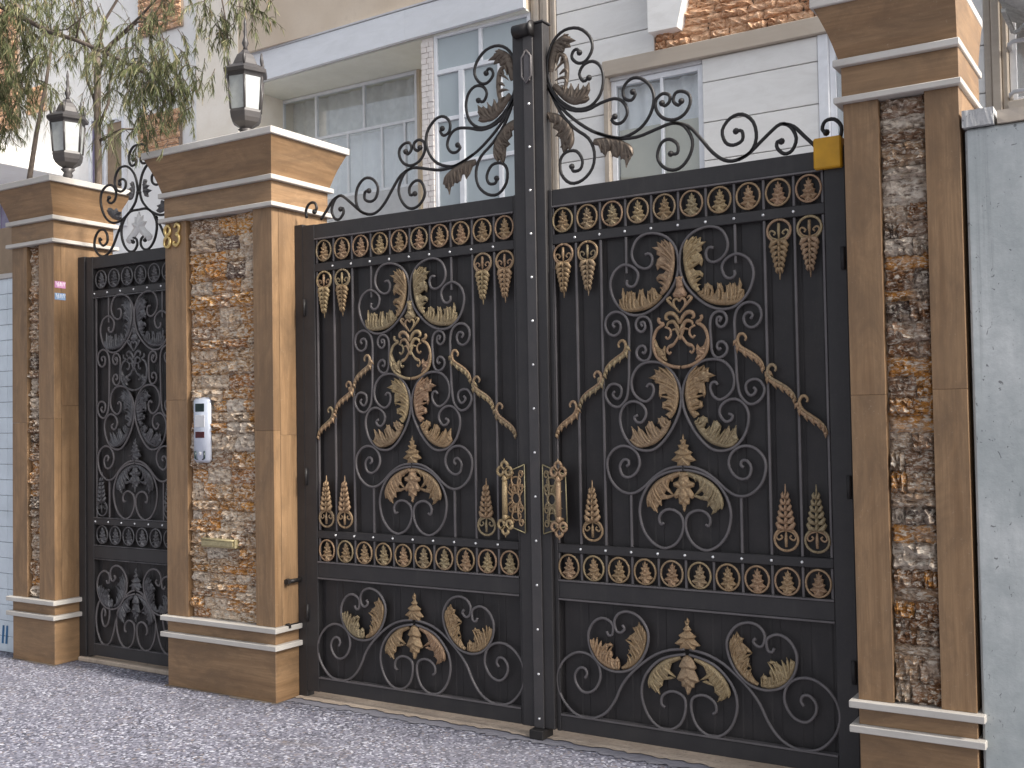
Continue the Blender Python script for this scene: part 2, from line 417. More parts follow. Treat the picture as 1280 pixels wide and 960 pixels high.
def smooth_path(pts, sub=3, closed=False):
    P = [Vector((p[0], p[1])) for p in pts]; n = len(P); out = []
    rng = range(n if closed else n - 1)
    for i in rng:
        if closed: a, b, c, d = P[i - 1], P[i], P[(i + 1) % n], P[(i + 2) % n]
        else: a, b, c, d = P[max(i - 1, 0)], P[i], P[i + 1], P[min(i + 2, n - 1)]
        for k in range(sub):
            t = k / sub
            out.append(0.5 * ((2 * b) + (c - a) * t + (2 * a - 5 * b + 4 * c - d) * t * t + (3 * b - a - 3 * c + d) * t ** 3))
    if not closed: out.append(P[-1])
    return [(p.x, p.y) for p in out]

def put(name, me, parent=None, loc=None, label=None, kind=None):
    o = bpy.data.objects.new(name, me); COL.objects.link(o)
    if parent is not None:
        o.parent = parent
        base = parent['base'] if 'base' in parent else None
        if loc is None: loc = (0, 0, 0)
        if base is not None: o.location = Vector(loc) - Vector(base)
        else: o.location = loc
    elif loc is not None: o.location = loc
    if label: o['label'] = label
    if kind: o['kind'] = kind
    return o

ROOTS = []
def thing(name, label, cat, base=(0, 0, 0), group=None):
    o = bpy.data.objects.new(name, None); COL.objects.link(o)
    o.location = base; o.empty_display_size = 0.1
    o['base'] = list(base); o['label'] = label; o['category'] = cat
    if group: o['group'] = group
    ROOTS.append(o)
    return o

def part(name, mb, mat, parent, smooth=False, label=None, kind=None):
    return put(name, mb.mesh(name, mat, smooth), parent, None, label, kind)
def solo(name, mb, mat, label, cat, smooth=False, group=None):
    o = put(name, mb.mesh(name, mat, smooth)); o['label'] = label; o['category'] = cat
    if group: o['group'] = group
    return o
def structure(name, mb, mat):
    o = put(name, mb.mesh(name, mat)); o['kind'] = 'structure'; return o

DATA = {
 "M":{"A":[[-0.1753,2.4067],[-0.1523,2.4094],[-0.1376,2.3856],[-0.146,2.3514],[-0.1768,2.3387],[-0.2149,2.3541],[-0.2413,2.3882],[-0.245,2.431],[-0.2238,2.4783],[-0.1846,2.5039],[-0.131,2.5074],[-0.071,2.4871],[-0.0272,2.4445],[-0.0062,2.3906],[-0.004,2.3249],[-0.0202,2.2642],[-0.0549,2.2117],[-0.1009,2.1665],[-0.1471,2.1349],[-0.201,2.1161],[-0.2628,2.1201],[-0.3129,2.1532],[-0.3474,2.1983],[-0.3646,2.2495],[-0.3652,2.2924],[-0.3444,2.3371],[-0.3083,2.3624],[-0.2768,2.3667],[-0.2383,2.3491],[-0.2157,2.3189],[-0.2204,2.2841],[-0.2364,2.2607],[-0.2598,2.2569],[-0.2774,2.2711],[-0.2746,2.2921]],"S":[[-0.3465,2.0615],[-0.358,2.0778],[-0.3458,2.0913],[-0.3261,2.0887],[-0.3148,2.0681],[-0.3233,2.0367],[-0.3513,2.0219],[-0.3827,2.0365],[-0.3995,2.0732],[-0.389,2.1154],[-0.3527,2.1381],[-0.3133,2.1333],[-0.2826,2.1051],[-0.2704,2.0584],[-0.2709,2.002],[-0.2723,1.9353],[-0.2738,1.8719],[-0.275,1.8156],[-0.2801,1.7594],[-0.2914,1.7104],[-0.3274,1.6724],[-0.3668,1.6767],[-0.3963,1.7058],[-0.4051,1.7416],[-0.3844,1.7766],[-0.3525,1.7842],[-0.3214,1.7677],[-0.3182,1.7358],[-0.3344,1.7114],[-0.3541,1.7154],[-0.3655,1.7335],[-0.3534,1.7473]],"D":[[-0.1962,2.0576],[-0.2058,2.0757],[-0.188,2.0781],[-0.1833,2.0498],[-0.2029,2.032],[-0.2257,2.0453],[-0.2328,2.0738],[-0.2167,2.1009],[-0.1859,2.106],[-0.1596,2.0868],[-0.1505,2.0514],[-0.1517,1.9957],[-0.1544,1.947],[-0.1564,1.9229],[-0.1715,1.8957],[-0.1984,1.8913],[-0.2249,1.9085],[-0.232,1.9369],[-0.216,1.9607],[-0.1929,1.9631],[-0.1819,1.9451],[-0.1899,1.928],[-0.2012,1.9355]],"E":[[-0.1821,1.7636],[-0.1704,1.7772],[-0.1515,1.7731],[-0.1444,1.7486],[-0.1566,1.7142],[-0.1875,1.694],[-0.2255,1.7089],[-0.2556,1.7447],[-0.2623,1.7941],[-0.2458,1.8392],[-0.2103,1.8729],[-0.1603,1.8848],[-0.1001,1.8753],[-0.0523,1.8389],[-0.0165,1.7827],[-0.0032,1.7241],[-0.0083,1.6627],[-0.028,1.6082],[-0.0627,1.5469],[-0.1088,1.492],[-0.1548,1.4609],[-0.2081,1.4573],[-0.2615,1.4782],[-0.3033,1.524],[-0.3254,1.5841],[-0.3259,1.6335],[-0.3038,1.6755],[-0.2645,1.6957],[-0.2221,1.6878],[-0.1921,1.6593],[-0.1891,1.6244],[-0.2127,1.5933],[-0.2396,1.5971],[-0.2507,1.6183],[-0.2312,1.6285]],"F":[[-0.2987,1.3798],[-0.2852,1.3911],[-0.2902,1.4101],[-0.3136,1.4113],[-0.3338,1.3816],[-0.323,1.3394],[-0.2882,1.3259],[-0.249,1.3474],[-0.2264,1.393],[-0.2392,1.4418],[-0.2772,1.4732],[-0.3278,1.4782],[-0.3716,1.4555],[-0.4003,1.4129],[-0.4014,1.3632],[-0.3827,1.3103],[-0.3442,1.2687],[-0.2977,1.2486],[-0.2511,1.2532],[-0.2044,1.282],[-0.1578,1.3244],[-0.1043,1.3596],[-0.0518,1.3774],[0.0036,1.3827]],"G":[[0.0032,1.3664],[-0.0596,1.3588],[-0.1198,1.3388],[-0.1736,1.2999],[-0.213,1.2401],[-0.2313,1.177],[-0.2272,1.1215],[-0.2093,1.0667],[-0.1723,1.0199],[-0.1277,0.9945],[-0.0903,0.9929],[-0.0454,1.0156],[-0.0149,1.0612],[-0.005,1.1091],[-0.0165,1.1495],[-0.0491,1.1723],[-0.0861,1.1759],[-0.1164,1.1599],[-0.1305,1.1319],[-0.1214,1.1047],[-0.1063,1.1121]],"bars":[[[-0.2808,2.541],[-0.2791,2.3718]],[[-0.2759,1.2491],[-0.2779,0.9871]]],"P7spiral":[[-0.5511,0.3245],[-0.5379,0.3468],[-0.5501,0.3714],[-0.5799,0.3719],[-0.6062,0.3392],[-0.6028,0.2985],[-0.5737,0.261],[-0.5357,0.2544],[-0.4931,0.2779],[-0.4644,0.3328],[-0.4698,0.3911],[-0.4983,0.4287],[-0.5442,0.4485],[-0.5997,0.4459],[-0.6564,0.4124],[-0.6966,0.3593],[-0.7092,0.2976],[-0.6949,0.2315],[-0.6527,0.173],[-0.6019,0.1385],[-0.5342,0.1288],[-0.4751,0.144],[-0.4246,0.1799],[-0.3821,0.24],[-0.3479,0.3097],[-0.2979,0.3734],[-0.2244,0.439],[-0.1603,0.4815],[-0.0895,0.5086],[-0.0125,0.5211]],"P7circ":[[-0.0093,0.4968],[-0.0825,0.4809],[-0.1452,0.4545],[-0.1974,0.406],[-0.2303,0.3521],[-0.2414,0.2861],[-0.2254,0.2163],[-0.1911,0.1635],[-0.1447,0.1342],[-0.0904,0.1346],[-0.0437,0.1656],[-0.0197,0.2145],[-0.0132,0.2645],[-0.0253,0.2981],[-0.0632,0.3146],[-0.1018,0.31],[-0.1335,0.2849],[-0.1382,0.2488],[-0.1206,0.2354]],"P7heart":[[-0.4227,0.5687],[-0.4124,0.5498],[-0.3916,0.5569],[-0.3882,0.6011],[-0.4149,0.6245],[-0.4521,0.6302],[-0.4945,0.6067],[-0.5233,0.5559],[-0.5221,0.4967],[-0.498,0.4399],[-0.4489,0.3934],[-0.3792,0.3753],[-0.3056,0.3906],[-0.2484,0.4365],[-0.2112,0.4979],[-0.1978,0.5638],[-0.2125,0.6128],[-0.2514,0.6564],[-0.3074,0.6736],[-0.3566,0.6587],[-0.3804,0.6201],[-0.3706,0.5771],[-0.3463,0.5683],[-0.3255,0.5884],[-0.3373,0.6056]]},
 "Lf":{"emb":[[-0.1408,1.9742],[-0.1379,2.0019],[-0.1241,1.9768],[-0.1134,1.952],[-0.0947,1.9442],[-0.0831,1.9609],[-0.0747,1.9363],[-0.0805,1.9089],[-0.0714,1.8843],[-0.0922,1.8887],[-0.1219,1.9073]]},
 "Hf":{"J":[[0.005,1.5367],[-0.0044,1.5108],[-0.0155,1.5075],[-0.0109,1.487],[-0.0286,1.4836],[-0.0203,1.4631],[-0.0464,1.4493],[-0.0356,1.4357],[-0.0636,1.4115],[-0.0327,1.4015],[-0.031,1.3824],[0.0014,1.3827]],"K":[[0.0008,1.3575],[-0.0302,1.3503],[-0.0233,1.3333],[-0.0311,1.3127],[-0.0534,1.3055],[-0.0502,1.285],[-0.0319,1.2786],[-0.0548,1.2473],[-0.0405,1.2272],[-0.0292,1.2343],[-0.0263,1.2037],[-0.0116,1.2007],[-0.0036,1.1703]],"P7J":[[-0.0053,0.6698],[-0.0133,0.6514],[-0.0232,0.6541],[-0.0191,0.6298],[-0.0333,0.6144],[-0.0258,0.6045],[-0.057,0.584],[-0.0458,0.5709],[-0.0772,0.5431],[-0.0504,0.5351],[-0.0493,0.5175],[-0.0087,0.5215]],"P7K":[[-0.0094,0.4933],[-0.0325,0.4839],[-0.0444,0.465],[-0.0566,0.4355],[-0.0453,0.4261],[-0.0694,0.3775],[-0.0467,0.366],[-0.0433,0.3452],[-0.0282,0.3399],[-0.021,0.3197],[-0.0137,0.3065]],"emb":[[0.0062,2.2882],[-0.0071,2.2852],[-0.008,2.2494],[-0.0249,2.2232],[-0.0194,2.2021],[-0.0403,2.1981],[-0.0332,2.1824],[-0.0522,2.1665],[-0.0302,2.1546],[-0.0269,2.1337],[-0.0534,2.1148],[-0.0539,2.0941],[-0.0355,2.086],[-0.0216,2.0438],[-0.0111,2.0191],[-0.0004,2.0014]],"embring":[[-0.1064,2.0939],[-0.1104,2.0824],[-0.1016,2.0693],[-0.0845,2.0614],[-0.1189,2.0391],[-0.1381,1.995],[-0.1377,1.9462],[-0.1219,1.9073],[-0.0887,1.8782],[-0.0481,1.8593],[-0.0039,1.852]],"embcurl":[[-0.0773,2.0485],[-0.0515,2.0352],[-0.0484,2.0074],[-0.0637,1.991],[-0.0747,2.002]],"embx":[[-0.0284,2.0718],[-0.0144,2.0365],[0.0069,2.001],[0.0354,1.9618],[0.057,1.9505]],"embcurl2":[[-0.0155,1.9884],[-0.0345,1.9654],[-0.057,1.9562],[-0.0687,1.936],[-0.0579,1.9183],[-0.048,1.9281]]},
 "G":{"t1":[[-0.3205,1.9619],[-0.326,1.9765],[-0.3135,1.9933],[-0.2953,1.9918],[-0.2857,1.9687],[-0.2979,1.937],[-0.3385,1.9115],[-0.3762,1.8863],[-0.4008,1.8569],[-0.4089,1.8247]],"t2":[[-0.4577,1.8167],[-0.463,1.8312],[-0.4509,1.8463],[-0.4345,1.8433],[-0.4239,1.8204],[-0.4357,1.7894],[-0.4763,1.7637],[-0.5153,1.7395],[-0.5416,1.7109],[-0.5518,1.6793]],"t3":[[-0.599,1.6735],[-0.6042,1.6865],[-0.5925,1.7012],[-0.5766,1.698],[-0.5663,1.673],[-0.5801,1.6414],[-0.6145,1.6157],[-0.6545,1.5889],[-0.68,1.56],[-0.6887,1.5291]]},
 "Cr":{"c1":[[-0.5229,3.4699],[-0.5375,3.4901],[-0.5597,3.4812],[-0.5662,3.4496],[-0.5298,3.4169],[-0.4837,3.4234],[-0.4484,3.4776],[-0.4641,3.5418],[-0.526,3.5955],[-0.6073,3.6021],[-0.6731,3.5586],[-0.7069,3.4768],[-0.7088,3.3834],[-0.6785,3.2949],[-0.621,3.228],[-0.5462,3.1846],[-0.466,3.1864],[-0.4084,3.2371],[-0.3898,3.3145],[-0.4053,3.378],[-0.4498,3.4118],[-0.5014,3.4013],[-0.5253,3.3598],[-0.5031,3.32],[-0.4709,3.3314]],"c2":[[-0.7097,3.342],[-0.6617,3.2505],[-0.581,3.1873],[-0.4891,3.1699],[-0.4093,3.1919],[-0.331,3.2016],[-0.282,3.1751],[-0.2613,3.1219],[-0.2841,3.0809],[-0.3227,3.0741],[-0.3477,3.0962],[-0.3308,3.1114]],"c3":[[-0.7077,3.3208],[-0.6504,3.2279],[-0.5703,3.1425],[-0.4574,3.0583],[-0.3463,3.0108],[-0.2804,3.0007],[-0.1929,3.0316],[-0.1381,3.0916],[-0.1172,3.1665],[-0.135,3.2285],[-0.1874,3.2774],[-0.2414,3.2824],[-0.2805,3.2446],[-0.2761,3.194],[-0.2383,3.1776],[-0.216,3.2034],[-0.2298,3.2177]],"c4":[[-0.435,3.0467],[-0.3243,3.0025],[-0.2154,2.9907],[-0.108,3.0133],[-0.0238,3.0291],[0.0376,3.0048],[0.0768,2.9314],[0.065,2.8661],[0.0229,2.8145],[-0.029,2.8023],[-0.0806,2.8289],[-0.1057,2.8811],[-0.0833,2.9412],[-0.0411,2.9542],[-0.0003,2.9238],[-0.0013,2.8805],[-0.0355,2.8826]],"c5":[[-0.0757,3.1349],[-0.0614,3.1198],[-0.037,3.1351],[-0.0362,3.167],[-0.0726,3.1802],[-0.1069,3.1549],[-0.1059,3.1058],[-0.0701,3.0609],[-0.0131,3.0438],[0.0389,3.0623],[0.0686,3.1055],[0.0666,3.1491],[0.0313,3.1746],[-0.0049,3.1713],[-0.0162,3.1344],[0.0092,3.1107],[0.025,3.1274]],"c6":[[-0.0237,3.032],[0.058,3.0015],[0.1173,2.9348],[0.1757,2.8595],[0.234,2.8133],[0.2924,2.805],[0.3605,2.8325],[0.3907,2.8929],[0.3782,2.9691],[0.3265,3.0148],[0.268,3.0057],[0.2275,2.9556],[0.2409,2.897],[0.2795,2.8771],[0.3236,2.8938],[0.3227,2.936],[0.2937,2.9405]],"c7":[[0.3021,2.8055],[0.3557,2.8285],[0.4477,2.9026],[0.5046,2.9395],[0.5504,2.9213],[0.5765,2.8644],[0.5569,2.8128],[0.5197,2.8019],[0.488,2.8321],[0.4887,2.8614],[0.5082,2.8602]],"c8":[[0.5139,2.9399],[0.5642,2.9209],[0.613,2.8679],[0.6612,2.8155]],"c9":[[0.7743,2.8386],[0.7782,2.8868],[0.7484,2.9228],[0.7085,2.9203],[0.6943,2.8867],[0.7117,2.8688]],"c10":[[-0.7054,3.3204],[-0.6395,3.1848],[-0.5598,3.0897],[-0.4808,3.0264],[-0.4484,2.9507],[-0.4614,2.8718],[-0.5195,2.8188],[-0.5888,2.8127],[-0.6402,2.8656],[-0.6446,2.9383],[-0.6087,2.9742],[-0.5508,2.9708],[-0.5173,2.9202],[-0.5297,2.8761],[-0.5702,2.8715],[-0.5789,2.8962]]},
 "Cl":{"L2b":[[-0.6944,3.3912],[-0.6751,3.4603],[-0.6509,3.4887],[-0.6074,3.4864],[-0.5931,3.4445],[-0.5983,3.3631],[-0.6157,3.3147],[-0.6424,3.3298],[-0.6237,3.3781],[-0.6201,3.4393],[-0.6361,3.4631],[-0.6553,3.4461],[-0.6646,3.396],[-0.6539,3.3423],[-0.6773,3.3569]]},
